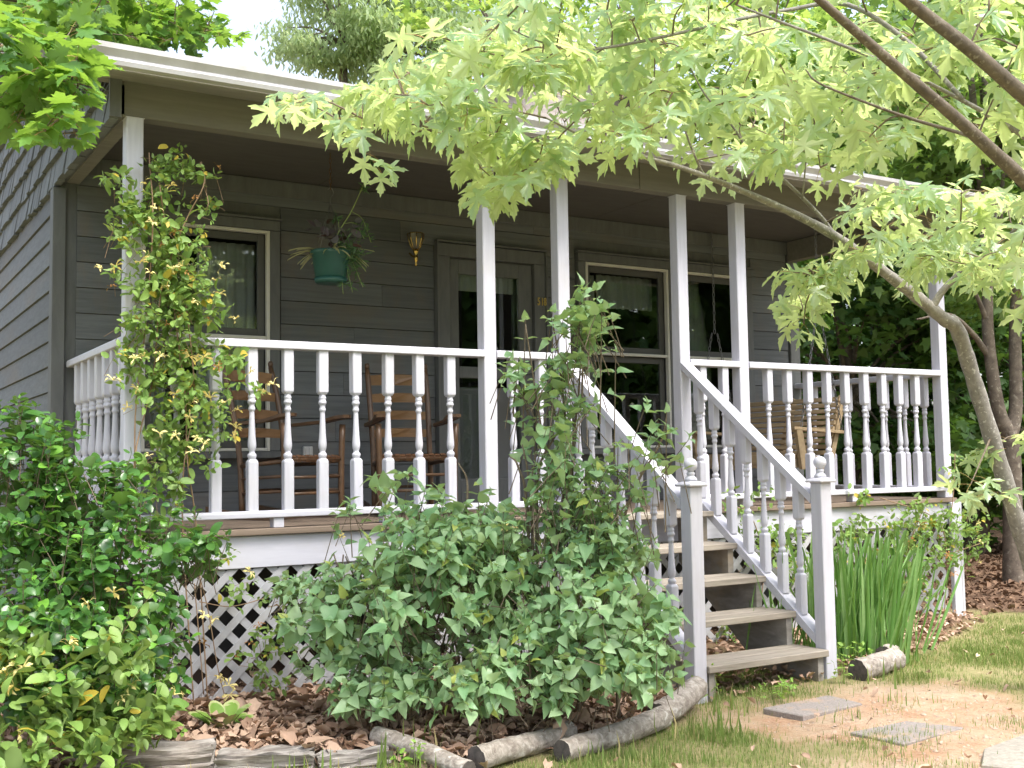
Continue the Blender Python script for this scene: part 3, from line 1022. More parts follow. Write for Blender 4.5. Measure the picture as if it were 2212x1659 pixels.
for wi, (x0, x1, z0, z1) in enumerate(WIN):
    wroot = bpy.data.objects.new('window', None)
    C.objects.link(wroot); wroot.parent = house
    wroot.location = Vector((x0, WALLY, z0)) - house.location
    frame_mb(x0, x1, z0, z1, 0.022, WY - 0.055, WY - 0.012).build('storm_frame', STORM, wroot)
    if wi > 0 or True:
        MB().cbox(x0 + 0.023, x1 - 0.023, WY - 0.05, WY - 0.018, 2.19, 2.215).build('meeting_rail', STORM, wroot)
    frame_mb(x0 + 0.024, x1 - 0.024, 2.218, z1 - 0.024, 0.05, WY - 0.006, WY + 0.03).build('upper_sash', SASH, wroot)
    frame_mb(x0 + 0.024, x1 - 0.024, z0 + 0.024, 2.187, 0.05, WY + 0.0, WY + 0.036).build('lower_sash', SASH, wroot)
    MB().box(x0 + 0.07, x1 - 0.07, WY + 0.006, WY + 0.010, 2.265, z1 - 0.07).build('pane', GLASS, wroot)
    MB().box(x0 + 0.07, x1 - 0.07, WY + 0.012, WY + 0.016, z0 + 0.07, 2.14).build('pane', GLASS, wroot)
    b_ = MB()
    if wi == 0:
        curtain(b_, x0 + 0.42, x1 - 0.03, z0 + 0.05, z1 - 0.07, WY + 0.16)
        curtain(b_, x0 + 0.0, x0 + 0.2, z0 + 0.05, z1 - 0.07, WY + 0.16)
    elif wi == 1:
        curtain(b_, x0 + 0.02, x0 + 0.24, z0 + 0.02, z1 - 0.07, WY + 0.16)
        curtain(b_, x0 + 0.245, x1 - 0.03, 2.62, z1 - 0.06, WY + 0.15)
    else:
        curtain(b_, x0 + 0.03, x1 - 0.03, z0 + 0.02, z1 - 0.07, WY + 0.16)
    b_.build('curtain', CURTAIN, wroot)

def trim(x0, x1, z0, z1, wd, sill=True, nm='window_trim'):
    y0, y1 = WY - 0.04, WY - 0.0195
    MB().cbox(x0 - wd, x0 - 0.002, WY - 0.052, WY - 0.002, z0 if sill else z0, z1 + 0.002).build(nm, TRIM, house)
    MB().cbox(x1 + 0.002, x1 + wd, WY - 0.052, WY - 0.002, z0, z1 + 0.002).build(nm, TRIM, house)
    MB().cbox(x0 - wd, x1 + wd, WY - 0.054, WY - 0.002, z1 + 0.004, z1 + wd).build(nm, TRIM, house)
    if sill:
        MB().cbox(x0 - wd - 0.02, x1 + wd + 0.02, WY - 0.075, WY - 0.002, z0 - 0.05, z0 - 0.002).build('window_sill', TRIM, house)
trim(*WIN[0], 0.075)
trim(WIN[1][0], WIN[2][1], WIN[1][2], WIN[1][3], 0.075)
MB().cbox(WIN[1][1] + 0.002, WIN[2][0] - 0.002, WY - 0.052, WY - 0.002, WIN[1][2], WIN[1][3]).build('window_mullion', TRIM, house)
trim(*DOOR, 0.105, False, 'door_trim')
for x0, x1 in ((DOOR[0] - 0.12, DOOR[0] - 0.106), (DOOR[1] + 0.106, DOOR[1] + 0.12)):
    MB().cbox(x0, x1, WY - 0.07, WY - 0.002, DOOR[2], DOOR[3] + 0.11, 0.002).build('door_backband', TRIM, house)
MB().cbox(DOOR[0] - 0.12, DOOR[1] + 0.12, WY - 0.072, WY - 0.002, DOOR[3] + 0.111, DOOR[3] + 0.126, 0.002).build('door_backband', TRIM, house)
MB().cbox(WIN[0][0] - 0.09, WIN[0][1] + 0.09, WY - 0.07, WY - 0.002, 3.042, 3.056, 0.002).build('window_backband', TRIM, house)
MB().cbox(WIN[1][0] - 0.09, WIN[2][1] + 0.09, WY - 0.07, WY - 0.002, 3.042, 3.056, 0.002).build('window_backband', TRIM, house)
# storm door
dr = bpy.data.objects.new('door', None)
C.objects.link(dr); dr.parent = house
dr.location = Vector((DOOR[0], WALLY, DECKZ)) - house.location
x0, x1 = DOOR[0] + 0.004, DOOR[1] - 0.004
b_ = MB()
b_.cbox(x0, x0 + 0.085, WY - 0.02, WY + 0.02, DECKZ + 0.02, 2.895)
b_.cbox(x1 - 0.125, x1, WY - 0.02, WY + 0.02, DECKZ + 0.02, 2.895)
for za, zb in ((2.78, 2.895), (1.965, 2.055), (DECKZ + 0.02, DECKZ + 0.22)):
    b_.cbox(x0 + 0.0855, x1 - 0.1255, WY - 0.02, WY + 0.02, za, zb)
b_.cbox((x0 + x1) / 2 - 0.04, (x0 + x1) / 2 + 0.02, WY - 0.02, WY + 0.02, DECKZ + 0.2205, 1.9645)
b_.build('door_frame', TRIM, dr)
MB().box(x0 + 0.086, x1 - 0.126, WY + 0.0, WY + 0.004, 2.056, 2.779).build('pane', GLASS, dr)
MB().box(x0 + 0.086, (x0 + x1) / 2 - 0.0405, WY + 0.0, WY + 0.004, 1.2, 1.964).build('pane', GLASS, dr)
MB().box((x0 + x1) / 2 + 0.0205, x1 - 0.126, WY + 0.0, WY + 0.004, 1.2, 1.964).build('pane', GLASS, dr)
INNER = plain_mat('inner_door', (0.16, 0.165, 0.17), 0.6, 0, 0.1, 6)
b_ = MB()
b_.cbox(x0, x1, WY + 0.07, WY + 0.1, DECKZ + 0.01, 1.90)
b_.cbox(x0, x0 + 0.09, WY + 0.07, WY + 0.1, 1.9005, 2.90)
b_.cbox(x1 - 0.13, x1, WY + 0.07, WY + 0.1, 1.9005, 2.90)
b_.cbox(x0 + 0.0905, x1 - 0.1305, WY + 0.07, WY + 0.1, 2.78, 2.90)
b_.build('inner_door', INNER, dr)
b_ = MB(); curtain(b_, x0 + 0.09, x1 - 0.13, 2.66, 2.79, WY + 0.066, 0.004, 0.05)
b_.build('curtain', CURTAIN, dr)
MB().lathe([(0.012, 0), (0.03, 0.012), (0.03, 0.03), (0.015, 0.04)], (0, 0, 0), 10).build('handle', BRASS, dr)
h_ = dr.children[-1]
h_.location = Vector((x0 + 0.045, WY - 0.02, 1.95)) - Vector((DOOR[0], WALLY, DECKZ)); h_.rotation_euler = (math.pi / 2, 0, 0)

# ------------------------------------------------------------------ porch deck
deck = thing('porch_deck', 'brown board porch floor with white rim board along its front', 'porch floor', (1.33, 0, DECKZ))
y = -0.035
DB = MB().cbox(0, 1, 0, 0.136, -0.034, 0, 0.003)
deck_me = mesh_only(DB, 'deck_board', DECK)
k = 0
while y < WY - 0.1:
    cuts = [1.33, 7.87] if k % 2 == 0 else [1.33, rng.uniform(4.0, 6.0), 7.87]
    for a, b in zip(cuts[:-1], cuts[1:]):
        place(deck_me, 'deck_board', deck, (a + 0.001, y, DECKZ), (0, 0, 0), (b - a - 0.002, 1, 1))
    y += 0.14
    k += 1
MB().cbox(1.335, 4.13, -0.004, 0.034, 0.755, DECKZ - 0.036).build('rim_board', WHITE, deck)
MB().cbox(4.134, 5.05, -0.004, 0.034, 0.755, DECKZ - 0.036).build('rim_board', WHITE, deck)
MB().cbox(5.054, 7.865, -0.004, 0.034, 0.755, DECKZ - 0.036).build('rim_board', WHITE, deck)
MB().cbox(1.335, 1.373, 0.036, WY - 0.08, 0.755, DECKZ - 0.036).build('side_rim_board', WHITE, deck)
MB().cbox(7.827, 7.865, 0.036, WY - 0.08, 0.755, DECKZ - 0.036).build('side_rim_board', WHITE, deck)

# ------------------------------------------------------------------ posts
PW = 0.089
POSTX = [1.376, 3.526, 4.086, 5.086, 5.633, 7.819]
PLAB = ['white square porch post at the left corner wrapped in honeysuckle',
        'white square porch post between the long left railing and door',
        'white square porch post at top of the left stair handrail',
        'white square porch post at top of the right stair handrail',
        'white square porch post in front of the right window pair',
        'white corner porch post behind the leaning maple trunk']
for i, x in enumerate(POSTX):
    t = thing('porch_post', PLAB[i], 'post', (x, PW / 2, DECKZ), 'white square posts holding up the porch roof')
    MB().cbox(x - PW / 2, x + PW / 2, 0.002, PW, DECKZ + 0.001, BEAMZ0 - 0.001, 0.005).build('shaft', WHITEV, t)
    MB().cbox(x - PW / 2 - 0.004, x + PW / 2 + 0.004, -0.002, PW + 0.004, BEAMZ0 - 0.006, BEAMZ0 - 0.002, 0.001).build('top_plate', WHITEV, t)
t = thing('corner_leg', 'white board leg under the right porch corner reaching the grass', 'post', (7.82, 0, 0))
MB().cbox(7.775, 7.866, -0.05, -0.012, -0.05, 0.93).build('face_board', WHITEV, t)
MB().cbox(7.868, 7.90, -0.05, 0.04, -0.05, 0.93).build('side_board', WHITEV, t)

# ------------------------------------------------------------------ railings
RB = 0.057
def baluster_mb(length):
    b_ = MB()
    h = RB / 2
    a, c = length * 0.314, length * 0.722     # turned part between a and c
    L2 = c - a
    def block(z0, z1, cz0, cz1):
        ch = 0.005
        ring = [(-h + ch, -h), (h - ch, -h), (h, -h + ch), (h, h - ch), (h - ch, h), (-h + ch, h), (-h, h - ch), (-h, -h + ch)]
        lv = []
        if cz0: lv.append((0.72, z0)); lv.append((0.97, z0 + 0.012)); lv.append((1.0, z0 + 0.02))
        else: lv.append((1, z0))
        if cz1: lv += [(1.0, z1 - 0.02), (0.97, z1 - 0.012), (0.72, z1)]
        else: lv.append((1, z1))
        vs, fs = [], []
        for s, zz in lv:
            vs += [(x * s, y_ * s, zz) for x, y_ in ring]
        for i in range(len(lv) - 1):
            fs += [(i * 8 + k, i * 8 + (k + 1) % 8, (i + 1) * 8 + (k + 1) % 8, (i + 1) * 8 + k) for k in range(8)]
        fs.append(tuple(reversed(range(8)))); fs.append(tuple(range(len(vs) - 8, len(vs))))
        b_.add(vs, fs)
    block(0, a, False, True)
    block(c, length, True, False)
    p = [(.62, 0.0), (.72, .03), (.80, .055), (.72, .08), (.50, .10), (.52, .125), (.66, .155), (.74, .20), (.72, .25), (.62, .35), (.54, .48), (.47, .62), (.44, .70),
         (.44, .73), (.58, .745), (.60, .77), (.50, .79), (.48, .82), (.58, .845), (.72, .855), (.72, .885), (.62, .90), (.58, .92), (.66, .935), (.66, .955), (.56, .965), (.60, 1.0)]
    b_.lathe([(h * r_ * 1.12, a + t_ * L2) for r_, t_ in p], (0, 0, 0), 12, True, False)
    return b_
RAILZ, BRZ = 2.0, 1.06
BALL = RAILZ - 0.045 - BRZ
bal_me = mesh_only(baluster_mb(BALL), 'baluster', WHITEV)

def rail_profile(b_, p0, p1, wd, th, across, up):
    """rounded handrail between two points; p are top centre points"""
    p0, p1, across, up = map(lambda q: np.asarray(q, float), (p0, p1, across, up))
    r_ = 0.012
    prof = [(-wd / 2, -th + 0.004), (-wd / 2, -r_), (-wd / 2 + r_ * 0.3, -r_ * 0.3), (-wd / 2 + r_, 0), (wd / 2 - r_, 0), (wd / 2 - r_ * 0.3, -r_ * 0.3), (wd / 2, -r_), (wd / 2, -th + 0.004), (wd / 2 - 0.004, -th), (-wd / 2 + 0.004, -th)]
    b_.prism([p0 + across * a + up * c for a, c in prof], p1 - p0)

RLAB = [('long white front railing between left corner post and door post', 1.42, 3.482, [1.611 + 0.2053 * i for i in range(9)]),
        ('short white railing just left of the steps beside the door', 3.570, 4.041, [3.70, 3.912]),
        ('short white railing just right of the steps under the window', 5.131, 5.588, [5.263, 5.457]),
        ('white front railing right of the steps in front of porch swing', 5.678, 7.774, [5.891 + 0.2005 * i for i in range(9)])]
for lab, x0, x1, xsb in RLAB:
    t = thing('porch_railing', lab, 'railing', (x0, 0.04, DECKZ), 'white turned-baluster railings round the porch')
    b_ = MB(); rail_profile(b_, (x0, 0.037, RAILZ), (x1, 0.037, RAILZ), 0.088, 0.046, (0, 1, 0), (0, 0, 1)); b_.build('top_rail', WHITE, t)
    b_ = MB(); rail_profile(b_, (x0, 0.037, BRZ), (x1, 0.037, BRZ), 0.088, 0.038, (0, 1, 0), (0, 0, 1)); b_.build('bottom_rail', WHITE, t)
    for x in xsb:
        place(bal_me, 'baluster', t, (x + rng.uniform(-.004, .004), 0.037 + rng.uniform(-.003, .003), BRZ), (0, rng.uniform(-.006, .006), rng.uniform(-0.07, 0.07)))
    if x1 - x0 > 1:
        for f_ in (0.36, 0.68) if x0 < 2 else (0.5,):
            xx = x0 + (x1 - x0) * f_
            MB().cbox(xx - 0.03, xx + 0.03, 0.004, 0.07, DECKZ + 0.001, BRZ - 0.039, 0.003).build('support_block', WHITE, t)
for lab, x in (('white side railing running back from the left corner post', 1.376), ('white side railing behind the swing at the right end', 7.819)):
    y0, y1 = PW + 0.002, WALLY - 0.024
    t = thing('porch_railing', lab, 'railing', (x, y0, DECKZ), 'white turned-baluster railings round the porch')
    b_ = MB(); rail_profile(b_, (x, y0, RAILZ), (x, y1, RAILZ), 0.088, 0.046, (1, 0, 0), (0, 0, 1)); b_.build('top_rail', WHITE, t)
    b_ = MB(); rail_profile(b_, (x, y0, BRZ), (x, y1, BRZ), 0.088, 0.038, (1, 0, 0), (0, 0, 1)); b_.build('bottom_rail', WHITE, t)
    for i in range(7):
        place(bal_me, 'baluster', t, (x, 0.21 + 0.203 * i, BRZ))

# ------------------------------------------------------------------ stairs
st = thing('staircase', 'weathered wooden front steps with open risers between white handrails', 'stairs', (4.58, -0.6, 0))
TR = [(-1.262, 0.185), (-1.012, 0.384), (-0.763, 0.575), (-0.514, 0.765)]
SX0, SX1 = 4.125, 5.045
for i, (yf, zt) in enumerate(TR):
    b_ = MB()
    for a, b in ((0.0, 0.138), (0.143, 0.285)):
        b_.cbox(SX0, SX1 - 0.002, yf + a, yf + b, zt - 0.038, zt, 0.004)
    b_.build('tread', TREAD, st)
# risers at the top, and saw-tooth stringers
MB().cbox(SX0, SX1 - 0.004, -0.30, -0.006, DECKZ - 0.036, DECKZ - 0.002).build('landing_tread', TREAD, st)
for x0 in (SX0 + 0.02, SX1 - 0.07):
    pts = [(-1.235, -0.02), (-1.235, 0.146)]
    for i, (yf, zt) in enumerate(TR):
        nyf = TR[i + 1][0] if i < 3 else -0.27
        nz = TR[i + 1][1] if i < 3 else DECKZ
        pts.append((nyf + 0.02, zt - 0.0385))
        pts.append((nyf + 0.02, nz - 0.0385))
    pts += [(-0.006, DECKZ - 0.0385), (-0.006, 0.62), (-0.62, 0.12), (-0.80, -0.02)]
    MB().prism([(x0, a, b) for a, b in pts], (0.045, 0, 0)).build('stringer', STRING, st)

def plumb_prism(mb, x0, x1, pa, pb, th):
    mb.prism([(x0, pa[0], pa[1]), (x0, pb[0], pb[1]), (x0, pb[0], pb[1] - th), (x0, pa[0], pa[1] - th)], (x1 - x0, 0, 0))

NEWY = -1.24
for side, nxp, lab, nlab in ((0, 4.086, 'white stair handrail on the left side of steps behind lilac', 'white newel post with ball finial left of the steps'),
                             (1, 5.086, 'white stair handrail on the right side of the wooden steps', 'white newel post with ball finial right of the steps')):
    t = thing('stair_railing', lab, 'handrail', (nxp, -0.6, 0.9), 'pair of white stair handrails')
    ytop, ybot = 0.001, NEWY + 0.0865
    ha, hb = (ytop, 1.975), (ybot, 1.085)
    sl_ = (ha[1] - hb[1]) / (ha[0] - hb[0])
    b_ = MB()
    up = norm((0, -sl_, 1))
    b_.prism([np.array((nxp - 0.045, ytop, ha[1])), np.array((nxp - 0.045, ybot, hb[1])), np.array((nxp - 0.045, ybot, hb[1] - 0.052)), np.array((nxp - 0.045, ytop, ha[1] - 0.052))], (0.09, 0, 0))
    b_.build('handrail', WHITE, t)
    la, lb = (ytop - 0.004, 1.13), (ybot, 0.265)
    la = (-0.04, lb[1] + sl_ * (-0.04 - lb[0]))
    b_ = MB(); plumb_prism(b_, nxp - 0.043, nxp + 0.043, la, lb, 0.058); b_.build('lower_rail', WHITE, t)
    nb = 7
    for i in range(nb):
        yy = -0.125 - i * 0.148
        zb = lb[1] + sl_ * (yy - lb[0]) - 0.01
        zt = hb[1] + sl_ * (yy - hb[0]) - 0.046
        place(bal_me, 'baluster', t, (nxp, yy, zb), (0, 0, 0), (0.95, 0.95, (zt - zb) / BALL))
    t = thing('newel_post', nlab, 'newel post', (nxp - 0.0, NEWY + 0.043, 0), 'pair of white stair newel posts')
    MB().cbox(nxp - 0.044, nxp + 0.044, NEWY, NEWY + 0.086, -0.06, 1.155, 0.004).build('shaft', WHITEV, t)
    b_ = MB()
    cx, cy = nxp, NEWY + 0.043
    b_.cbox(cx - 0.066, cx + 0.066, cy - 0.066, cy + 0.066, 1.156, 1.174, 0.006)
    vs = [(cx + sx * q, cy + sy * q, z_) for q, z_ in ((0.056, 1.1745), (0.03, 1.186)) for sx, sy in ((-1, -1), (1, -1), (1, 1), (-1, 1))]
    b_.add(vs, [(0, 1, 5, 4), (1, 2, 6, 5), (2, 3, 7, 6), (3, 0, 4, 7), (4, 5, 6, 7)])
    b_.build('cap', WHITE, t)
    prof = [(0.034, 1.1865), (0.036, 1.194), (0.030, 1.205), (0.021, 1.212), (0.020, 1.218), (0.024, 1.224), (0.022, 1.232), (0.017, 1.238)]
    for i in range(1, 12):
        a_ = math.pi * i / 12
        prof.append((0.038 * math.sin(a_) if i > 1 else 0.019, 1.275 - 0.038 * math.cos(a_)))
    prof.append((0.002, 1.313))
    MB().lathe(prof, (cx, cy, 0), 20).build('ball_finial', WHITE, t)

# ------------------------------------------------------------------ lattice
def clip_poly(poly, x0, x1, z0, z1):
    for ax, lim, sg in ((0, x0, 1), (0, x1, -1), (1, z0, 1), (1, z1, -1)):
        out_ = []
        for i in range(len(poly)):
            a, b = poly[i - 1], poly[i]
            ia, ib = sg * (a[ax] - lim) >= 0, sg * (b[ax] - lim) >= 0
            if ia != ib:
                t_ = (lim - a[ax]) / (b[ax] - a[ax])
                out_.append((a[0] + t_ * (b[0] - a[0]), a[1] + t_ * (b[1] - a[1])))
            if ib: out_.append(b)
        poly = out_
        if len(poly) < 3: return None
    return poly

for lab, x0, x1, yoff in (('white diagonal lattice under the long left railing', 1.42, 4.04, 0.0),
                          ('white diagonal lattice seen through the open steps', 4.05, 5.05, 0.02),
                          ('white diagonal lattice behind iris leaves right of the steps', 5.06, 7.765, 0.0)):
    z0, z1 = 0.0, 0.752
    t = thing('lattice_panel', lab, 'lattice', ((x0 + x1) / 2, 0.02, 0), 'lattice skirting panels under the porch')
    sp, hw = 0.145, 0.029
    for dirn, yy in ((1, 0.008), (-1, 0.0155)):
        k = x0 - 1.0
        while k < x1 + 1.0:
            a = (k, z0 - 0.3); H_ = 1.4
            b = (k + dirn * H_, z0 - 0.3 + H_)
            poly = clip_poly([(a[0] - hw, a[1]), (a[0] + hw, a[1]), (b[0] + hw, b[1]), (b[0] - hw, b[1])], x0, x1, z0, z1)
            if poly and max(p[1] for p in poly) - min(p[1] for p in poly) > 0.03:
                pl = [(p[0], yy + yoff, p[1]) for p in poly]
                MB().prism(pl, (0, 0.007, 0)).build('slat', LATW, t)
            k += sp

# ------------------------------------------------------------------ rocking chairs
def rocking_chair(lab, loc, rz, heart):
    t = thing('rocking_chair', lab, 'rocking chair', (0, 0, 0), 'wooden rocking chairs on the porch')
    bw, fw = 0.215, 0.27
    for s in (-1, 1):
        # rocker
        pts = [(s * (0.225 + 0.02 * (1 if y_ < 0 else 0)), y_, 0.012 + 0.16 * (y_ - 0.0) ** 2 * 0.9) for y_ in np.linspace(-0.42, 0.55, 12)]
        b_ = MB()
        vs, fs = [], []
        for x, y_, z_ in pts:
            vs += [(x - 0.012, y_, z_ - 0.01), (x + 0.012, y_, z_ - 0.01), (x + 0.012, y_, z_ + 0.035), (x - 0.012, y_, z_ + 0.035)]
        for i in range(len(pts) - 1):
            fs += [(i * 4 + k, i * 4 + (k + 1) % 4, i * 4 + 4 + (k + 1) % 4, i * 4 + 4 + k) for k in range(4)]
        fs += [(3, 2, 1, 0), (len(vs) - 4, len(vs) - 3, len(vs) - 2, len(vs) - 1)]
        b_.add(vs, fs); b_.build('rocker', CHAIR, t)
        # back post
        pts = spline([(s * 0.215, 0.20, 0.04), (s * 0.215, 0.225, 0.42), (s * 0.222, 0.30, 0.80), (s * 0.226, 0.39, 1.10)], 5)
        rad = [0.021] * len(pts)
        rad[-1] = 0.017
        MB().tube(pts, rad, 10).build('back_post', CHAIR, t)
        f_ = pts[-1]
        MB().lathe([(0.013, 0.0), (0.018, 0.012), (0.02, 0.03), (0.012, 0.045)], (f_[0], f_[1], f_[2] - 0.002), 10).build('post_knob', CHAIR, t)
        pts = [(s * fw, -0.27, 0.045), (s * fw, -0.265, 0.3), (s * (fw + 0.01), -0.27, 0.655)]
        MB().tube(spline(pts, 3), 0.022, 10).build('front_leg', CHAIR, t)
        # arm
        out_l = [(0.0, 0.28), (-0.028, 0.2), (-0.03, -0.1), (-0.045, -0.25), (-0.042, -0.33), (0.0, -0.35), (0.042, -0.33), (0.045, -0.25), (0.03, -0.1), (0.028, 0.2)]
        MB().prism([(s * 0.262 + a * 1.0, b, 0.662 + 0.02 * (b < -0.2) - 0.05 * (b - 0.0)) for a, b in out_l], (0, 0, 0.022)).build('arm', CHAIR, t)
        for zz in (0.20, 0.30):
            MB().tube([(s * 0.268, -0.26, zz), (s * 0.216, 0.21, zz - 0.02)], 0.011, 8).build('side_rung', CHAIR, t)
        MB().tube([(s * 0.268, -0.26, 0.40), (s * 0.216, 0.215, 0.37)], 0.015, 8).build('seat_rail', CHAIR, t)
    for zz in (0.18, 0.29):
        MB().tube([(-0.27, -0.265, zz), (0.27, -0.265, zz)], 0.011, 8).build('front_rung', CHAIR, t)
    MB().tube([(-0.27, -0.265, 0.412), (0.27, -0.265, 0.412)], 0.017, 8).build('seat_rail', CHAIR, t)
    MB().tube([(-0.215, 0.21, 0.2), (0.215, 0.21, 0.2)], 0.011, 8).build('back_rung', CHAIR, t)
    # woven seat, a grid of raised splints
    b_ = MB()
    n_ = 12
    for i in range(n_):
        a0, a1 = -0.25 + 0.5 * i / n_, -0.25 + 0.5 * (i + 1) / n_ - 0.006
        sc = 0.86
        pl = [(-0.275, 0.392), (-0.285, 0.425), (-0.26, 0.438), (-0.05, 0.415), (0.16, 0.405), (0.225, 0.398), (0.225, 0.388)]
        for j in range(len(pl) - 1):
            (y0_, z0_), (y1_, z1_) = pl[j], pl[j + 1]
            s0, s1 = (1 - 0.2 * (y0_ + 0.28) / 0.5), (1 - 0.2 * (y1_ + 0.28) / 0.5)
            dz = 0.004 if (i + j) % 2 else 0.0
            b_.add([(a0 * s0, y0_, z0_ + dz), (a1 * s0, y0_, z0_ + dz), (a1 * s1, y1_, z1_ + dz), (a0 * s1, y1_, z1_ + dz)], [(0, 1, 2, 3)])
        b_.add([(a0, -0.275, 0.392), (a1, -0.275, 0.392), (a1 * 0.8, 0.225, 0.385), (a0 * 0.8, 0.225, 0.385)], [(3, 2, 1, 0)])
    b_.build('woven_seat', SPLINT, t)
    # ladder back slats
    for i, (zc, hh) in enumerate(((0.60, 0.058), (0.735, 0.060), (0.87, 0.062), (1.01, 0.075))):
        tt = (zc - 0.42) / 0.68
        yb = 0.228 + 0.16 * tt ** 1.25
        n_ = 14
        xsl = np.linspace(-0.212, 0.212, n_ + 1)
        top = [(x, zc + hh / 2 + 0.014 * (1 - (x / 0.212) ** 2)) for x in xsl]
        bot = [(x, zc - hh / 2 + 0.004 * (1 - (x / 0.212) ** 2)) for x in xsl]
        ring = bot + top[::-1]
        if heart and i == 3:
            hs = []
            for k in range(17):
                a_ = math.pi / 2 + 2 * math.pi * k / 16
                a2 = 2 * math.pi * k / 16
                hx = 16 * math.sin(a2) ** 3
                hz = 13 * math.cos(a2) - 5 * math.cos(2 * a2) - 2 * math.cos(3 * a2) - math.cos(4 * a2)
                hs.append((hx * 0.00165 + 0.02, zc + 0.006 + hz * 0.00165))
            # keyhole: enter the heart from the middle of the top edge
            mid_i = len(bot) + n_ // 2
            ring = ring[:mid_i + 1] + [(p[0], p[1]) for p in hs[::1]] + ring[mid_i:]
            # slab with a heart shaped hole
        def bend(x): return yb + 0.035 * (1 - (x / 0.212) ** 2)
        n2 = len(ring)
        vs = [(x, bend(x) - 0.005, z_) for x, z_ in ring] + [(x, bend(x) + 0.006, z_) for x, z_ in ring]
        fs = [tuple(range(n2)), tuple(range(2 * n2 - 1, n2 - 1, -1))] + [(i_, n2 + i_, n2 + (i_ + 1) % n2, (i_ + 1) % n2) for i_ in range(n2)]
        MB().add(vs, fs).build('back_slat', SLATW, t)
    t.location = loc
    t.rotation_euler = (0, 0, rz)
    t.scale = (0.93, 0.93, 0.92)
    return t

rocking_chair('brown ladder-back rocking chair nearer the vine, turned towards the steps', (2.56, 0.98, DECKZ), math.radians(24), False)
rocking_chair('brown ladder-back rocking chair with a heart cut in its top slat', (3.40, 0.90, DECKZ), math.radians(-13), True)

# ------------------------------------------------------------------ porch swing
def chain(b_, p0, p1, r_=0.0035, link=0.04):
    p0, p1 = np.asarray(p0, float), np.asarray(p1, float)
    n_ = max(2, int(np.linalg.norm(p1 - p0) / link))
    d = norm(p1 - p0)
    s = norm(np.cross(d, (0.3, 1, 0.2))); u = np.cross(d, s)
    for i in range(n_):
        c0 = p0 + (p1 - p0) * (i + 0.5) / n_
        a_ = s if i % 2 else u
        hl, hw = link * 0.66, link * 0.24
        ring = [c0 + d * hl * math.cos(q) + a_ * hw * math.sin(q) for q in np.linspace(0, 2 * math.pi, 9)]
        b_.tube(ring, r_, 4, False)

sw = thing('porch_swing', 'tan slatted wooden porch swing hanging by the right side railing', 'porch swing', (0, 0, 0))
SWL = 1.08
back_dir = np.array([0, 0.34, 0.94])
back_dir /= np.linalg.norm(back_dir)
seat_pts = [(-0.40, 0.44), (-0.36, 0.455), (-0.30, 0.452), (-0.24, 0.445), (-0.18, 0.435), (-0.12, 0.425), (-0.06, 0.415), (0.0, 0.41)]
for y_, z_ in seat_pts:
    MB().cbox(-SWL / 2, SWL / 2, y_ - 0.022, y_ + 0.022, z_, z_ + 0.018, 0.002).build('seat_slat', SWING, sw)
MB().cbox(-SWL / 2, SWL / 2, -0.432, -0.414, 0.375, 0.44, 0.002).build('seat_slat', SWING, sw)
for i in range(10):
    q = np.array([0, 0.035, 0.47]) + back_dir * (0.052 * i)
    b_ = MB().cbox(-SWL / 2, SWL / 2, -0.009, 0.009, -0.0175, 0.0175, 0.002)
    o = b_.build('back_slat', SWING, sw)
    o.location = q; o.rotation_euler = (-math.atan2(back_dir[1], back_dir[2]), 0, 0)
for x in (-SWL / 2 + 0.03, 0.0, SWL / 2 - 0.03):
    MB().prism([(x - 0.02, -0.41, 0.36), (x - 0.02, 0.06, 0.33), (x - 0.02, 0.06, 0.405), (x - 0.02, -0.41, 0.438)], (0.04, 0, 0)).build('seat_support', SWING, sw)
    q0, q1 = np.array([x - 0.02, 0.048, 0.40]), np.array([x - 0.02, 0.048, 0.40]) + back_dir * 0.58
    pp = np.array([0, back_dir[2], -back_dir[1]]) * 0.05
    MB().prism([q0, q1, q1 + pp, q0 + pp], (0.04, 0, 0)).build('back_support', SWING, sw)
for s in (-1, 1):
    x = s * (SWL / 2 + 0.0)
    MB().prism([(x - 0.045, -0.44, 0.655), (x + 0.045, -0.44, 0.655), (x + 0.04, 0.19, 0.625), (x - 0.04, 0.19, 0.625)], (0, 0, 0.024)).build('arm', SWING, sw)
    xs_ = x + s * 0.012
    MB().prism([(xs_, -0.36, 0.34), (xs_, -0.28, 0.34), (xs_, -0.34, 0.65), (xs_, -0.41, 0.65)], (s * 0.03, 0, 0)).build('arm_post', SWING, sw)
    for y0_, z0_, y1_ in ((-0.34, 0.68, -0.12), (0.17, 0.66, -0.05)):
        b_ = MB(); chain(b_, (x + s * 0.03, y0_, z0_), (x + s * 0.03, y1_, 1.55))
        b_.build('chain', STEEL, sw)
    b_ = MB(); chain(b_, (x + s * 0.03, -0.085, 1.55), (x + s * 0.03, -0.085, CEILZ - DECKZ + 0.08))
    b_.build('chain', STEEL, sw)
sw.location = (6.92, 1.04, DECKZ - 0.09)
sw.rotation_euler = (0, 0, math.radians(-90 + 5))

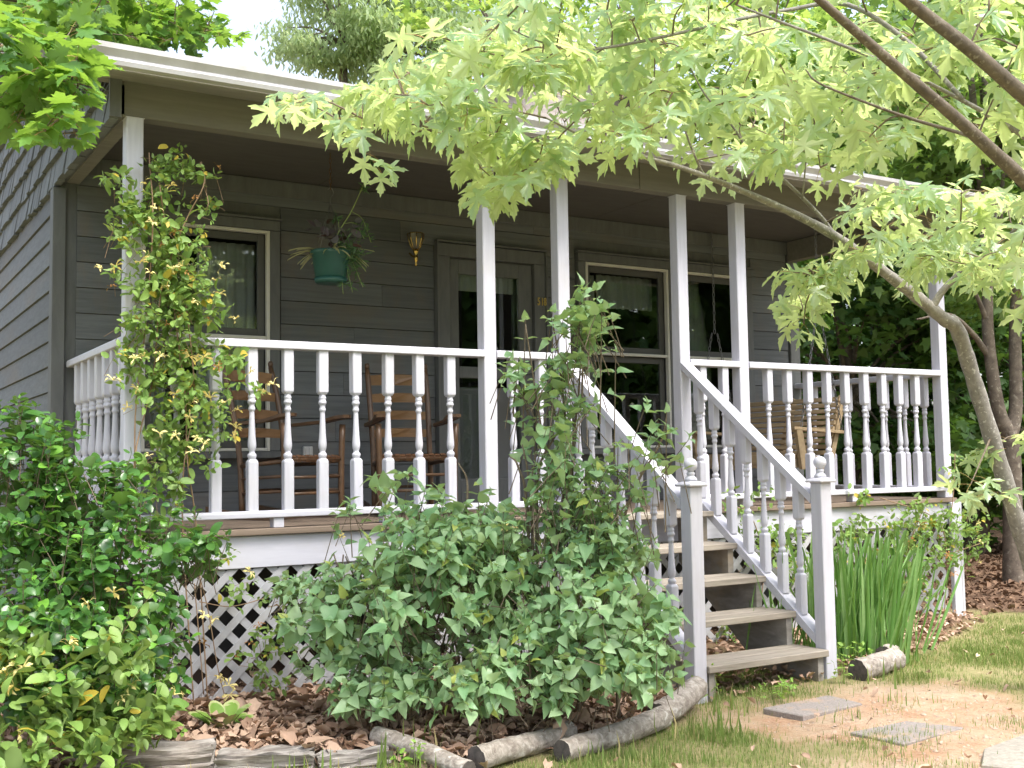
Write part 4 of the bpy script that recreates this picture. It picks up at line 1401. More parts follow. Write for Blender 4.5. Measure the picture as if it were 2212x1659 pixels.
# ------------------------------------------------------------------ wall lantern, number, outlet
lx, ly, lz = 3.80, WY - 0.11, 2.92
t = thing('wall_lantern', 'brass wall lantern with frosted shade beside the front door', 'wall lamp', (lx, WY, lz))
b_ = MB().lathe([(0.0005, 0.0), (0.055, 0.001), (0.055, 0.008), (0.042, 0.016), (0.03, 0.026), (0.012, 0.03)], (0, 0, 0), 18)
o = b_.build('back_plate', BRASS, t); o.location = Vector((lx - 0.02, WY - 0.018, lz - 0.02)) - Vector((lx, WY, lz)); o.rotation_euler = (math.pi / 2, 0, 0)
MB().tube(spline([(lx - 0.02, WY - 0.04, lz - 0.02), (lx - 0.01, WY - 0.08, lz - 0.05), (lx, ly, lz - 0.05), (lx, ly, lz - 0.01)], 5), 0.007, 8).build('arm', BRASS, t)
MB().lathe([(0.004, -0.13), (0.012, -0.12), (0.006, -0.105), (0.012, -0.09), (0.018, -0.06), (0.012, -0.045), (0.02, -0.02), (0.024, 0.0)], (lx, ly, lz), 14).build('stem', BRASS, t)
MB().lathe([(0.024, 0.0), (0.038, 0.03), (0.055, 0.075), (0.062, 0.115)], (lx, ly, lz), 8, False).build('shade', FROST, t)
b_ = MB()
for k in range(8):
    a_ = 2 * math.pi * (k + 0.5) / 8
    b_.tube([(lx + r_ * math.cos(a_), ly + r_ * math.sin(a_), lz + z_) for r_, z_ in ((0.025, 0.0), (0.039, 0.03), (0.056, 0.075), (0.063, 0.115))], 0.0035, 5)
b_.build('shade_ribs', BRASS, t)
MB().lathe([(0.066, 0.115), (0.066, 0.12), (0.04, 0.128), (0.006, 0.132)], (lx, ly, lz), 8, False).build('lid', BRASS, t)

t = thing('house_number', 'brass house number 518 on the trim right of the door', 'house number', (4.935, WY - 0.055, 2.60))
for i, ch in enumerate('518'):
    cu = bpy.data.curves.new('digit', 'FONT')
    cu.body = ch
    cu.size = 0.088
    cu.extrude = 0.004
    cu.offset = 0.0015
    tmp = bpy.data.objects.new('digit', cu)
    C.objects.link(tmp)
    dg = bpy.context.evaluated_depsgraph_get()
    me = bpy.data.meshes.new_from_object(tmp.evaluated_get(dg))
    bpy.data.objects.remove(tmp)
    me.materials.clear(); me.materials.append(NUMBRASS)
    o = bpy.data.objects.new('digit', me)
    C.objects.link(o); o.parent = t
    o.location = (i * 0.030 - 0.018 + (0.004 if ch == '1' else 0), -0.006, -0.03)
    o.rotation_euler = (math.pi / 2, 0, 0)
    o.scale = (0.58, 1, 1)

t = thing('outlet_cover', 'pale weatherproof outlet cover low on the grey wall behind a rocking chair', 'outlet', (2.965, WY - 0.02, 1.40))
MB().cbox(2.93, 3.00, WY - 0.045, WY - 0.0185, 1.35, 1.44).build('box', OUTLET, t)
for x in (2.94, 2.968):
    MB().cbox(x, x + 0.022, WY - 0.052, WY - 0.0455, 1.36, 1.43, 0.002).build('flap', OUTLET, t)

# ------------------------------------------------------------------ hanging basket
hx, hy, hz = 2.80, 0.80, 2.50
t = thing('hanging_basket', 'green plastic pot of mixed plants hanging from the porch ceiling', 'hanging plant', (hx, hy, hz))
MB().lathe([(0.085, 0.0), (0.098, 0.006), (0.122, 0.165), (0.132, 0.168), (0.134, 0.188), (0.124, 0.19), (0.116, 0.165)], (hx, hy, hz), 28).build('pot', POTM, t)
MB().lathe([(0.05, -0.022), (0.10, -0.018), (0.108, 0.012), (0.10, 0.006)], (hx, hy, hz), 24).build('saucer', POTM, t)
MB().lathe([(0.117, 0.155), (0.115, 0.168), (0.05, 0.178), (0.002, 0.18)], (hx, hy, hz), 20).build('soil', SOIL, t)
apex = np.array([hx, hy, hz + 0.50])
for k in range(4):
    a_ = 0.6 + k * math.pi / 2
    MB().tube([(hx + 0.127 * math.cos(a_), hy + 0.127 * math.sin(a_), hz + 0.175), tuple(apex)], 0.0016, 5).build('hanger_wire', STEEL, t)
MB().tube(spline([tuple(apex), (hx, hy, hz + 0.54), (hx + 0.022, hy, hz + 0.575), (hx + 0.005, hy, hz + 0.61), (hx - 0.018, hy, hz + 0.595)], 6), 0.003, 6).build('hook', STEEL, t)
b_ = MB(); chain(b_, (hx + 0.002, hy, hz + 0.60), (hx, hy, CEILZ), 0.0028, 0.032); b_.build('chain', CHAINM, t)
ms = []
for i in range(26):
    a_ = nr.uniform(0, 6.28)
    d_ = np.array([math.cos(a_), math.sin(a_), nr.uniform(0.1, 1.3)])
    ms.append(L((hx + 0.07 * math.cos(a_), hy + 0.07 * math.sin(a_), hz + 0.175), d_, (d_[0] * -0.6, d_[1] * -0.6, 1), nr.uniform(0.10, 0.17)))
foliage(t, [leaf_half([(0, 0), (.06, .2), (.06, .5), (.04, .8), (0, 1)], [0, .2, .5, .8, 1.0], 0.3, 1.0, 0, 5), T_BLADE[2]], 'striped', ms, STRIPE, 'striped_leaf', 'striped_foliage', 40)
ms = []
for i in range(30):
    p = np.array([hx + 0.03, hy, hz + 0.3]) + nr.normal(size=3) * np.array([0.075, 0.06, 0.055])
    ms.append(L(p, norm(rnd_dir() + (0, 0, -0.2)), norm(rnd_dir() * 0.7 + (-0.2, -0.5, 0.7)), nr.uniform(0.055, 0.085)))
foliage(t, T_ROUND, 'purple', ms, PURPLE, 'purple_leaf', 'purple_foliage', 60)
# feathery stems
b_ = MB(); ms = []
S0 = np.array([hx + 0.04, hy - 0.02, hz + 0.30])
main = spline([S0 + (-0.03, 0, -0.12), S0, S0 + (0.09, -0.02, 0.16), S0 + (0.17, -0.03, 0.34), S0 + (0.21, -0.03, 0.46)], 6)
b_.tube(main, np.linspace(0.006, 0.0025, len(main)), 6)
for q, tipv in ((main[-4], (0.09, -0.01, 0.07)), (main[12], (0.13, -0.02, -0.20)), (main[9], (0.12, -0.05, -0.10)), (main[2], (0.10, -0.06, -0.30)), (main[3], (0.17, -0.06, -0.28)), (main[1], (0.03, -0.08, -0.30)), (main[-1], (0.03, 0, 0.05)), (main[15], (0.05, 0, 0.06)), (main[7], (-0.04, 0, 0.07))):
    q = np.asarray(q); e_ = q + np.array(tipv)
    mid = (q + e_) / 2 + (0.01, 0, 0.05)
    pl = spline([q, mid, e_], 6)
    b_.tube(pl, 0.0022, 5)
    for j in range(40):
        f_ = nr.uniform(0.5, 1.0)
        p = np.asarray(pl[int(f_ * (len(pl) - 1))])
        d_ = norm(rnd_dir() + (0, 0, -0.3))
        ms.append(L(p, d_, rnd_dir(), nr.uniform(0.03, 0.055)))
for j in range(420):
    p = np.array([hx + 0.09, hy - 0.05, hz + 0.17]) + nr.normal(size=3) * np.array([0.05, 0.05, 0.05])
    ms.append(L(p, norm(rnd_dir() + (0.3, -0.2, -0.4)), rnd_dir(), nr.uniform(0.03, 0.06)))
b_.build('stem', GSTEM, t)
foliage(t, [leaf_half([(0, 0), (.10, .35), (.07, .7), (0, 1)], [0, .35, .7, 1], 0.2, 0.2, 0, 50)], 'feather', ms, FEATHER, 'frond', 'feathery_foliage', 0)

# ------------------------------------------------------------------ logs, timbers, pavers
def log(lab, p0, p1, r0, r1, seed):
    r_ = random.Random(seed)
    p0, p1 = np.array(p0, float), np.array(p1, float)
    t = thing('log', lab, 'log', tuple((p0 + p1) / 2 * np.array([1, 1, 0])), 'logs edging the flower bed')
    r0, r1 = r0 * 0.88, r1 * 0.88
    n_, k_ = 34, 30
    d = norm(p1 - p0); s = norm(np.cross(d, (0, 0, 1))); u = np.cross(s, d)
    vs, fs = [], []
    for i in range(n_ + 1):
        f_ = i / n_
        c_ = p0 + (p1 - p0) * f_ + u * 0.008 * math.sin(f_ * 4 + seed) + s * 0.006 * math.sin(f_ * 7 + seed)
        rr = r0 + (r1 - r0) * f_
        for k in range(k_):
            a_ = 2 * math.pi * k / k_
            q = rr * (1 + 0.10 * mnoise.noise(Vector((f_ * 5 + seed, math.cos(a_) * 7, math.sin(a_) * 7))) + 0.09 * mnoise.noise(Vector((f_ * 14 + seed, math.cos(a_) * 2.2, math.sin(a_) * 2.2))) + 0.05 * mnoise.noise(Vector((f_ * 6, k * 1.7, seed))))
            vs.append(c_ + q * (math.cos(a_) * s + math.sin(a_) * u))
    for i in range(n_):
        fs += [(i * k_ + k, i * k_ + (k + 1) % k_, (i + 1) * k_ + (k + 1) % k_, (i + 1) * k_ + k) for k in range(k_)]
    MB().add(vs, fs, True).build('bark', LOGBARK, t)
    for e_, sgn in ((0, -1), (n_, 1)):
        ring = [vs[e_ * k_ + k] for k in range(k_)]
        c_ = np.mean(ring, 0) + d * sgn * 0.004
        b_ = MB(); b_.add([c_] + ring, [((0, 1 + k, 1 + (k + 1) % k_) if sgn > 0 else (0, 1 + (k + 1) % k_, 1 + k)) for k in range(k_)])
        b_.build('cut_end', LOGEND, t)
log('short grey log pointing at the viewer left of the bed corner', (2.16, -1.28, 0.085), (2.30, -1.87, 0.055), 0.05, 0.045, 1)
log('grey bark log at the bed corner with black round cut end', (2.37, -1.79, 0.06), (2.98, -1.60, 0.07), 0.06, 0.048, 2)
log('grey bark log in front of lilac with dark cut end beside grass', (2.78, -1.83, 0.045), (3.52, -1.62, 0.06), 0.055, 0.06, 3)
log('pale grey log rising to the left newel post', (3.50, -1.60, 0.07), (3.98, -1.34, 0.10), 0.07, 0.065, 4)
log('whitish log right of the steps below the iris clump', (5.17, -1.36, 0.07), (5.58, -1.30, 0.08), 0.075, 0.07, 5)
log('short stub of log behind the whitish log beside the grass', (5.58, -1.20, 0.09), (5.78, -1.10, 0.08), 0.065, 0.055, 6)

def timber(lab, p0, p1, w_, h_, seed):
    r_ = random.Random(seed)
    p0, p1 = np.array(p0, float), np.array(p1, float)
    n_ = 26
    d = norm(p1 - p0); s = norm(np.cross(d, (0, 0, 1)))
    vs, fs = [], []
    prof = []
    kx, kz = 9, 10
    for i in range(kx): prof.append((-w_ / 2 + w_ * i / kx, 0.0))
    for i in range(kz): prof.append((w_ / 2, h_ * i / kz))
    for i in range(kx): prof.append((w_ / 2 - w_ * i / kx, h_))
    for i in range(kz): prof.append((-w_ / 2, h_ - h_ * i / kz))
    K = len(prof)
    for i in range(n_ + 1):
        f_ = i / n_
        c_ = p0 + (p1 - p0) * f_
        if i in (0, n_): c_ = c_
        for k, (a, b) in enumerate(prof):
            dd = 0.024 * mnoise.noise(Vector((f_ * 2.0 + seed, a * 60, b * 60))) + 0.012 * mnoise.noise(Vector((f_ * 5 + seed, a * 30, b * 40)))
            ez = 0.03 * mnoise.noise(Vector((k * 0.8, seed, f_ > 0.5))) if i in (0, n_) else 0
            vs.append(c_ + s * (a + dd * (1 if a > 0 else -1)) + np.array([0, 0, b + (dd if b > 0.5 * h_ else 0)]) + d * ez)
    for i in range(n_):
        fs += [(i * K + k, i * K + (k + 1) % K, (i + 1) * K + (k + 1) % K, (i + 1) * K + k) for k in range(K)]
    fs.append(tuple(reversed(range(K)))); fs.append(tuple(n_ * K + k for k in range(K)))
    o = MB().add([tuple(v) for v in vs], fs, False).build('timber', TIMBER, None)
    tag(o, lab, 'timber', 'split timbers edging the flower bed')
timber('thick split grey timber beside the glossy shrub', (0.98, -0.90, 0.0), (1.47, -1.10, 0.01), 0.15, 0.115, 3)
timber('long cracked grey timber in the middle of the bed edge', (1.47, -1.17, -0.01), (1.83, -1.33, -0.01), 0.12, 0.10, 8)
timber('low dark timber end next to the first round log', (1.84, -1.36, -0.02), (2.14, -1.43, -0.02), 0.10, 0.085, 12)

def paver(lab, pts, mat, z=0.0, th=0.045):
    c_ = np.mean(np.array(pts), 0)
    top = [(c_[0] + (p[0] - c_[0]) * 0.97, c_[1] + (p[1] - c_[1]) * 0.97, z + 0.014) for p in pts]
    mid = [(p[0], p[1], z + 0.009) for p in pts]
    bot = [(p[0], p[1], z - th) for p in pts]
    b_ = MB(); n_ = len(pts)
    ar = sum(pts[i - 1][0] * pts[i][1] - pts[i][0] * pts[i - 1][1] for i in range(n_))
    if ar < 0:
        top, mid, bot = top[::-1], mid[::-1], bot[::-1]
    vs = bot + mid + top
    fs = [tuple(range(2 * n_, 3 * n_))]
    for q in (0, n_):
        fs += [(q + i, q + (i + 1) % n_, q + n_ + (i + 1) % n_, q + n_ + i) for i in range(n_)]
    o = b_.add(vs, fs).build('paving_stone', mat, None)
    tag(o, lab, 'paving stone', 'flat paving stones leading to the steps')
paver('grey square paving stone nearest the bottom step', [(4.20, -1.585), (4.235, -1.83), (4.70, -1.80), (4.715, -1.555)], PAVER)
paver('brown grey paving stone in the middle of clay path', [(4.165, -2.20), (4.19, -2.485), (4.67, -2.44), (4.56, -2.20)], PAVER)
paver('pale paving stone at the lower right corner of path', [(4.17, -2.90), (4.40, -2.745), (4.80, -2.68), (4.85, -2.95), (4.3, -3.12)], PALEPAVER)
#PLANTS
# ------------------------------------------------------------------ plants
def PYW(px, py, yw):
    """point seen at a place of the photograph on the vertical plane Y = yw"""
    v = R.T @ np.array([(px - 1106.0) / FPX, -(py - 829.5) / FPX, -1.0])
    return v * ((yw - CAM[1]) / v[1]) + CAM


def PZW(px, py, zw=0.0):
    v = R.T @ np.array([(px - 1106.0) / FPX, -(py - 829.5) / FPX, -1.0])
    return v * ((zw - CAM[2]) / v[2]) + CAM


def leaf_pair(ms, p, d, side, size, up=0.5, droop=0.3, jit=0.3, pet=0.012, face=None):
    size *= nr.uniform(0.62, 1.22)
    for sg in (-1, 1):
        if nr.rand() < 0.06: continue
        td = norm(side * sg + d * 0.45 + np.array([0, 0, -droop]) + nr.normal(size=3) * jit * 0.6)
        n_ = norm(np.array([0, 0, up]) + (d * 0.45 if face is None else face) + nr.normal(size=3) * jit)
        ms.append(L(p + td * pet, td, n_, size * nr.uniform(0.75, 1.15)))


def shoot(ms, stems, tip, d, n_pairs, spacing, size, droop=0.3, stem_r=0.0025, stem_len=None, up=0.5, jit=0.3, face=None):
    d = norm(d)
    s = norm(np.cross(d, rnd_dir()))
    for k in range(n_pairs):
        p = tip - d * spacing * k + np.array([0, 0, -0.4 * (spacing * k) ** 2])
        side = norm(s * math.cos(k * 1.57) + np.cross(d, s) * math.sin(k * 1.57))
        f_ = 0.6 + 0.4 * min(1, (k + 0.5) / 2)
        leaf_pair(ms, p, d, side, size * f_, up, droop, jit, 0.012, face)
    td = norm(d + nr.normal(size=3) * 0.3)
    ms.append(L(tip, td, norm((0, 0, 1) + nr.normal(size=3) * 0.4), size * 0.55))
    if stems is not None:
        ln = stem_len or spacing * (n_pairs + 1.5)
        pts = [tip, tip - d * ln * 0.5 + np.array([0, 0, -0.02]), tip - d * ln + np.array([0, 0, -0.05])]
        stems.tube(pts, [stem_r * 0.5, stem_r * 0.8, stem_r], 4, False)


def bush(ells, n_shoots, n_pairs, spacing, size, stems, lo=-0.35, upb=0.6, rmin=0.72, droop=0.3, zmin=0.06, jit=0.3, face=0.0):
    ms = []
    vol = np.array([e[1][0] * e[1][2] for e in ells]); vol /= vol.sum()
    while n_shoots > 0:
        c_, r_ = ells[nr.choice(len(ells), p=vol)]
        u = rnd_dir()
        if u[2] < lo: continue
        rr = nr.uniform(rmin, 1.06) if nr.rand() < 0.8 else nr.uniform(0.4, rmin)
        lump = 1 + 0.28 * mnoise.noise(Vector(tuple(u * 2.6 + np.asarray(c_))))
        tip = np.asarray(c_) + np.array(r_) * u * rr * lump
        if tip[2] < zmin: continue
        d = norm(u * 0.8 + np.array([0, 0, upb]) + nr.normal(size=3) * 0.35)
        shoot(ms, stems, tip, d, n_pairs, spacing, size * nr.uniform(0.8, 1.2), droop, jit=jit, face=(u * face if face else None))
        n_shoots -= 1
    return ms


def flowers(parent, pts, size, mat=None, nm='flower'):
    mat = mat or PETAL
    for p in pts:
        k = nr.randint(len(T_FLOWER))
        o = bpy.data.objects.new(nm, tmpl_mesh('flower%d' % k, T_FLOWER[k], mat))
        C.objects.link(o); o.parent = parent
        m = frame_of(rnd_dir(), (0, 0, 1) + rnd_dir() * 0.6, size * nr.uniform(0.8, 1.25))
        m[:3, 3] = np.asarray(p) - np.array(origin(parent))
        o.matrix_basis = Matrix(m.tolist())


# --- glossy evergreen shrub at the left
sb = thing('evergreen_shrub', 'dense glossy dark green shrub filling the left side before porch', 'shrub', (0.9, -0.9, 0))
stems = MB()
S = [(P(210, 1500, 4.6), (.34, .3, .22)), (P(30, 1090, 4.8), (.30, .35, .50)), (P(225, 1280, 4.85), (.36, .40, .62)), (P(70, 1420, 4.5), (.45, .40, .50)), (P(420, 1190, 5.2), (.18, .2, .2)),
     (P(140, 1120, 4.9), (.24, .3, .38))]
ms = bush(S, 740, 4, 0.034, 0.062, stems, -0.6, 0.5, 0.7, 0.1, 0.05)
for k in range(5):
    q = P(40 + 40 * k, 1450, 5.0)
    stems.tube(spline([(q[0], q[1], -0.02), (q[0] + nr.uniform(-.1, .1), q[1], 0.4), (q[0] + nr.uniform(-.2, .2), q[1], 0.95)], 4), 0.009, 5)
stems.build('stems', TWIGM, sb, kind='stuff')
foliage(sb, T_ROUND, 'privet', ms, PRIVET)

# --- honeysuckle growing through the shrub, lower left
hl = thing('honeysuckle', 'honeysuckle with cream flowers sprawling over the lower left shrub', 'honeysuckle', (0.8, -1.5, 0), 'honeysuckle vines climbing round the porch')
stems = MB()
H = [(P(90, 1520, 4.15), (.26, .2, .24)), (P(230, 1580, 4.25), (.24, .2, .16)), (P(60, 1380, 4.2), (.16, .15, .14)), (P(330, 1540, 4.45), (.16, .15, .10)), (P(260, 1420, 4.3), (.16, .12, .12)), (P(20, 1640, 4.0), (.25, .2, .15))]
ms = bush(H, 95, 4, 0.045, 0.082, None, -0.7, 0.4, 0.5, 0.15, 0.02, 0.4)
for px, py in ((220, 1480), (330, 1280)):
    shoot(ms, stems, P(px, py, 4.3), (0.3, -0.5, 0.5), 5, 0.05, 0.07)
stems.build('stems', STEMM, hl, kind='stuff')
foliage(hl, T_OVAL, 'honeyleaf', ms, HONEY)
flowers(hl, [P(*q) for q in ((45, 1420, 4.15), (15, 1460, 4.1), (30, 1480, 4.1), (50, 1440, 4.1), (105, 1600, 4.1), (75, 1615, 4.1), (40, 1590, 4.1), (150, 1395, 4.2), (265, 1510, 4.3), (285, 1480, 4.35), (375, 1500, 4.5), (245, 1280, 4.4), (190, 1305, 4.4), (105, 1500, 4.1), (150, 1390, 4.2), (5, 1450, 4.05))], 0.05)

# --- honeysuckle on the left corner post
hv = thing('honeysuckle', 'yellow-flowered honeysuckle climbing the left corner post and railing', 'honeysuckle', (1.42, -0.08, 0), 'honeysuckle vines climbing round the porch')
stems = MB(); ms = []
VE = [(380, 360, 55, 38, 26), (350, 345, 25, 20, 6), (245, 385, 30, 18, 7), (330, 440, 75, 45, 36), (440, 375, 25, 12, 4), (445, 445, 22, 12, 4), (270, 480, 38, 40, 16), (345, 520, 75, 45, 34),
      (395, 560, 70, 40, 30), (400, 625, 80, 45, 40), (340, 610, 60, 50, 24), (440, 500, 30, 30, 6), (350, 690, 85, 45, 44), (420, 680, 70, 40, 28), (330, 770, 70, 45, 34), (420, 760, 80, 40, 28), (500, 775, 40, 22, 6), (540, 830, 28, 20, 4),
      (370, 850, 85, 45, 44), (450, 860, 55, 40, 18), (390, 930, 85, 45, 36), (480, 930, 30, 30, 8), (340, 990, 50, 45, 18), (410, 1010, 60, 50, 20), (360, 1080, 50, 50, 14), (250, 580, 14, 12, 3), (255, 760, 14, 12, 3), (285, 690, 20, 20, 5), (270, 820, 22, 12, 4)]
fl = []
for cx, cy, rx, ry, n_ in VE:
    for k in range(int(n_ * 0.95 + 0.5)):
        a_, r_ = nr.uniform(0, 6.28), math.sqrt(nr.rand())
        px, py = cx + rx * r_ * math.cos(a_), cy + ry * r_ * math.sin(a_)
        p = PYW(px, py, nr.uniform(-0.20, -0.015))
        d = norm(np.array([nr.normal() * 0.6, -0.5, nr.normal() * 0.6 + 0.2]))
        shoot(ms, stems if nr.rand() < 0.5 else None, p, d, nr.randint(2, 4), 0.035, nr.uniform(0.046, 0.080), 0.15, 0.0015, 0.12, 0.5, 0.45)
for px, py in ((313, 395), (335, 450), (330, 480), (315, 555), (325, 590), (375, 580), (395, 575), (250, 700 - 125), (303, 565), (360, 620), (345, 770), (410, 770), (440, 770), (290, 775), (215, 580), (415, 655), (245, 822), (295, 840), (380, 850), (415, 870), (455, 860), (485, 870), (510, 925), (515, 885), (540, 805), (575, 845), (590, 830), (410, 900), (425, 945), (415, 975), (345, 935), (320, 985), (505, 945), (505, 690), (475, 635), (480, 578), (465, 605), (370, 400), (440, 960), (380, 940), (310, 770), (275, 880)):
    fl.append(PYW(px, py, -0.2))
flowers(hv, fl, 0.046)
flowers(hv, [PYW(px, py, -0.17) for px, py in ((350, 530), (400, 590), (470, 360), (420, 430), (380, 500), (240, 620), (390, 680), (450, 690), (300, 690), (440, 620), (470, 790), (360, 700), (400, 760))], 0.034, FADED, 'faded_flower')
for xs_ in ((298, 1150, 292, 900, 315, 700, 330, 480, 322, 330), (425, 1150, 405, 1000, 400, 860, 380, 700, 360, 520, 345, 400), (300, 1200, 290, 1000, 330, 820, 350, 620, 400, 480, 440, 400, 435, 350),
            (395, 1150, 398, 1000, 420, 850, 400, 640), (435, 470, 450, 440, 440, 400, 432, 350)):
    pts = [PYW(xs_[i], xs_[i + 1], -0.06 - 0.04 * (i % 4)) for i in range(0, len(xs_), 2)]
    if xs_[1] > 1000: pts = [np.array([pts[0][0] + 0.05, -0.12, 0.0])] + pts
    stems.tube(spline(pts, 5), 0.004 if xs_[1] > 1000 else 0.002, 5)
stems.build('stems', STEMM, hv, kind='stuff')
foliage(hv, T_OVAL, 'honeyleaf', ms, HONEY)

# --- lilac
ll = thing('lilac_bush', 'large green lilac bush with heart-shaped leaves left of the steps', 'bush', (2.9, -0.95, 0))
stems = MB()
LE = [(P(760, 1340, 5.5), (.36, .36, .40)), (P(840, 1480, 5.2), (.34, .25, .15)), (P(1130, 1460, 5.05), (.45, .25, .18)), (P(1370, 1420, 5.05), (.24, .2, .22)), (P(1000, 1220, 5.35), (.42, .3, .26)), (P(960, 1310, 5.3), (.52, .48, .50)), (P(1270, 1330, 5.25), (.46, .42, .47)), (P(1010, 1150, 5.6), (.48, .3, .20)), (P(1290, 1160, 5.5), (.30, .28, .24)), (P(630, 1270, 5.65), (.14, .15, .10))]
ms = bush(LE, 1000, 3, 0.042, 0.076, stems, -0.8, 0.5, 0.55, 0.32, 0.04, 0.42, 0.55)
for q, n_ in ((P(1250, 700, 5.5), 20), (P(1278, 655, 5.5), 12), (P(1240, 780, 5.5), 14), (P(1180, 850, 5.55), 14), (P(1110, 800, 5.6), 9), (P(1225, 900, 5.45), 18), (P(1200, 1000, 5.45), 14), (P(1180, 1060, 5.45), 16), (P(1290, 1090, 5.4), 12), (P(1150, 930, 5.6), 6), (P(1260, 1010, 5.5), 12), (P(1230, 1080, 5.5), 10), (P(1335, 1010, 5.4), 5),
              (P(1430, 990, 5.2), 6), (P(1425, 940, 5.2), 4), (P(1435, 905, 5.2), 2), (P(1385, 1060, 5.3), 6), (P(830, 1075, 5.6), 6), (P(920, 1070, 5.6), 6), (P(760, 1110, 5.6), 6), (P(1050, 1070, 5.6), 5)):
    for k in range(n_):
        tip = q + nr.normal(size=3) * np.array([0.07, 0.07, 0.055])
        shoot(ms, stems, tip, norm((nr.normal() * 0.5, nr.normal() * 0.5, 0.9)), 2, 0.05, 0.085, 0.25, 0.003, 0.2)
# single slender shoots
for tipx, tipy, dp, n_ in ((1135, 690, 5.65, 4), (1262, 628, 5.5, 4), (1300, 670, 5.45, 3), (1335, 905 + 60, 5.4, 3), (1330, 760, 5.5, 3), (1195, 690, 5.6, 3), (1440, 890, 5.2, 3)):
    shoot(ms, stems, P(tipx, tipy, dp), (0.05, 0, 1), n_, 0.1, 0.09, 0.2, 0.004, 0.5)
for pl in (((1245, 1250), (1236, 1000), (1250, 850), (1262, 640)), ((1190, 1250), (1190, 1050), (1165, 900), (1135, 700)), ((1200, 1250), (1225, 1000), (1210, 800), (1195, 700)), ((1330, 1250), (1360, 1080), (1425, 960), (1440, 900)),
           ((1150, 1150), (1140, 1020), (1128, 960)), ((1160, 1150), (1165, 1010), (1200, 940)), ((1140, 1120), (1120, 1010), (1100, 985)), ((1000, 1200), (1010, 1050), (990, 1000))):
    pts = [P(x, y, 5.55) for x, y in pl]
    base = pts[0].copy(); base[2] = 0
    stems.tube(spline([base] + pts, 5), np.linspace(0.011, 0.003, 5 * len(pl) + 1), 6)
for k in range(30):
    x, y = nr.uniform(2.2, 3.5), nr.uniform(-1.05, -0.6)
    stems.tube(spline([(x, y, -0.02), (x + nr.uniform(-.1, .1), y + nr.uniform(-.1, .1), 0.35), (x + nr.uniform(-.25, .25), y + nr.uniform(-.2, .2), 0.85)], 4), np.linspace(0.008, 0.004, 9), 5)
stems.build('stems', TWIGM, ll, kind='stuff')
foliage(ll, T_LILAC, 'lilac', ms, LILAC)
flowers(ll, [P(*q) for q in ((740, 1155, 5.3), (1095, 1135, 5.35), (1110, 1140, 5.35), (1080, 1150, 5.35))], 0.03)

# --- honeysuckle on the lattice between lilac and shrub
h3 = thing('honeysuckle', 'thin honeysuckle with faded flowers over the left lattice', 'honeysuckle', (1.9, -0.15, 0), 'honeysuckle vines climbing round the porch')
stems = MB(); ms = []
for cx, cy, rx, ry, n_ in ((540, 1290, 50, 40, 7), (600, 1370, 40, 60, 12), (540, 1400, 40, 50, 5), (385, 1330, 20, 50, 3), (580, 1460, 50, 35, 10), (480, 1190, 40, 20, 4), (370, 1440, 20, 50, 3)):
    for k in range(n_):
        a_, r_ = nr.uniform(0, 6.28), math.sqrt(nr.rand())
        p = PYW(cx + rx * r_ * math.cos(a_), cy + ry * r_ * math.sin(a_), nr.uniform(-0.28, -0.06))
        shoot(ms, stems if nr.rand() < .5 else None, p, (nr.normal() * 0.6, -0.5, nr.normal() * 0.5), 3, 0.04, nr.uniform(0.04, 0.06), 0.2, 0.0015, 0.14, 0.5, 0.45)
for xs_ in ((430, 1240, 450, 1320, 470, 1440, 490, 1520), (430, 1300, 500, 1310, 580, 1290), (420, 1260, 432, 1400, 440, 1500), (350, 1300, 347, 1420, 346, 1520)):
    stems.tube(spline([PYW(xs_[i], xs_[i + 1], -0.15) for i in range(0, len(xs_), 2)], 5), 0.0028, 5)
stems.build('stems', STEMM, h3, kind='stuff')
foliage(h3, T_OVAL, 'honeyleaf', ms, HONEY, nmax=150)
flowers(h3, [PYW(px, py, -0.28) for px, py in ((460, 1345), (440, 1330), (480, 1470), (470, 1465), (497, 1500), (375, 1490), (390, 1500), (540, 1235), (495, 1480))], 0.045)
flowers(h3, [PYW(px, py, -0.26) for px, py in ((590, 1310), (540, 1390), (510, 1420), (560, 1350), (440, 1390))], 0.035, FADED, 'faded_flower')

# --- honeysuckle on the right lattice
h4 = thing('honeysuckle', 'honeysuckle covering the lattice below the right railing', 'honeysuckle', (7.0, -0.1, 0), 'honeysuckle vines climbing round the porch')
stems = MB(); ms = []
for cx, cy, rx, ry, n_ in ((1880, 1070, 30, 14, 5), (1990, 1100, 55, 20, 12), (2040, 1130, 55, 30, 24), (1960, 1140, 60, 22, 22), (2020, 1190, 60, 40, 34), (1930, 1190, 60, 30, 22), (2090, 1160, 45, 25, 14), (2110, 1120, 30, 15, 4), (2105, 1210, 25, 16, 5), (1960, 1240, 50, 40, 22), (1850, 1140, 40, 30, 16), (1840, 1180, 35, 30, 12),
                          (1700, 1170, 40, 40, 22), (1650, 1180, 40, 50, 18), (1620, 1130, 30, 40, 10), (1740, 1240, 40, 40, 16), (1600, 1080, 25, 25, 8), (2000, 1270, 40, 30, 10), (1660, 1050, 15, 15, 3), (2065, 1015, 14, 40, 6), (1630, 1330, 40, 30, 10), (1600, 1370, 50, 18, 8), (2120, 1165, 20, 12, 3)):
    for k in range(n_):
        a_, r_ = nr.uniform(0, 6.28), math.sqrt(nr.rand())
        p = PYW(cx + rx * r_ * math.cos(a_), cy + ry * r_ * math.sin(a_), nr.uniform(-0.20, -0.06))
        shoot(ms, stems if nr.rand() < .4 else None, p, (nr.normal() * 0.6, -0.5, nr.normal() * 0.5 + 0.1), 3, 0.045, nr.uniform(0.045, 0.068), 0.2, 0.0015, 0.14, 0.5, 0.45)
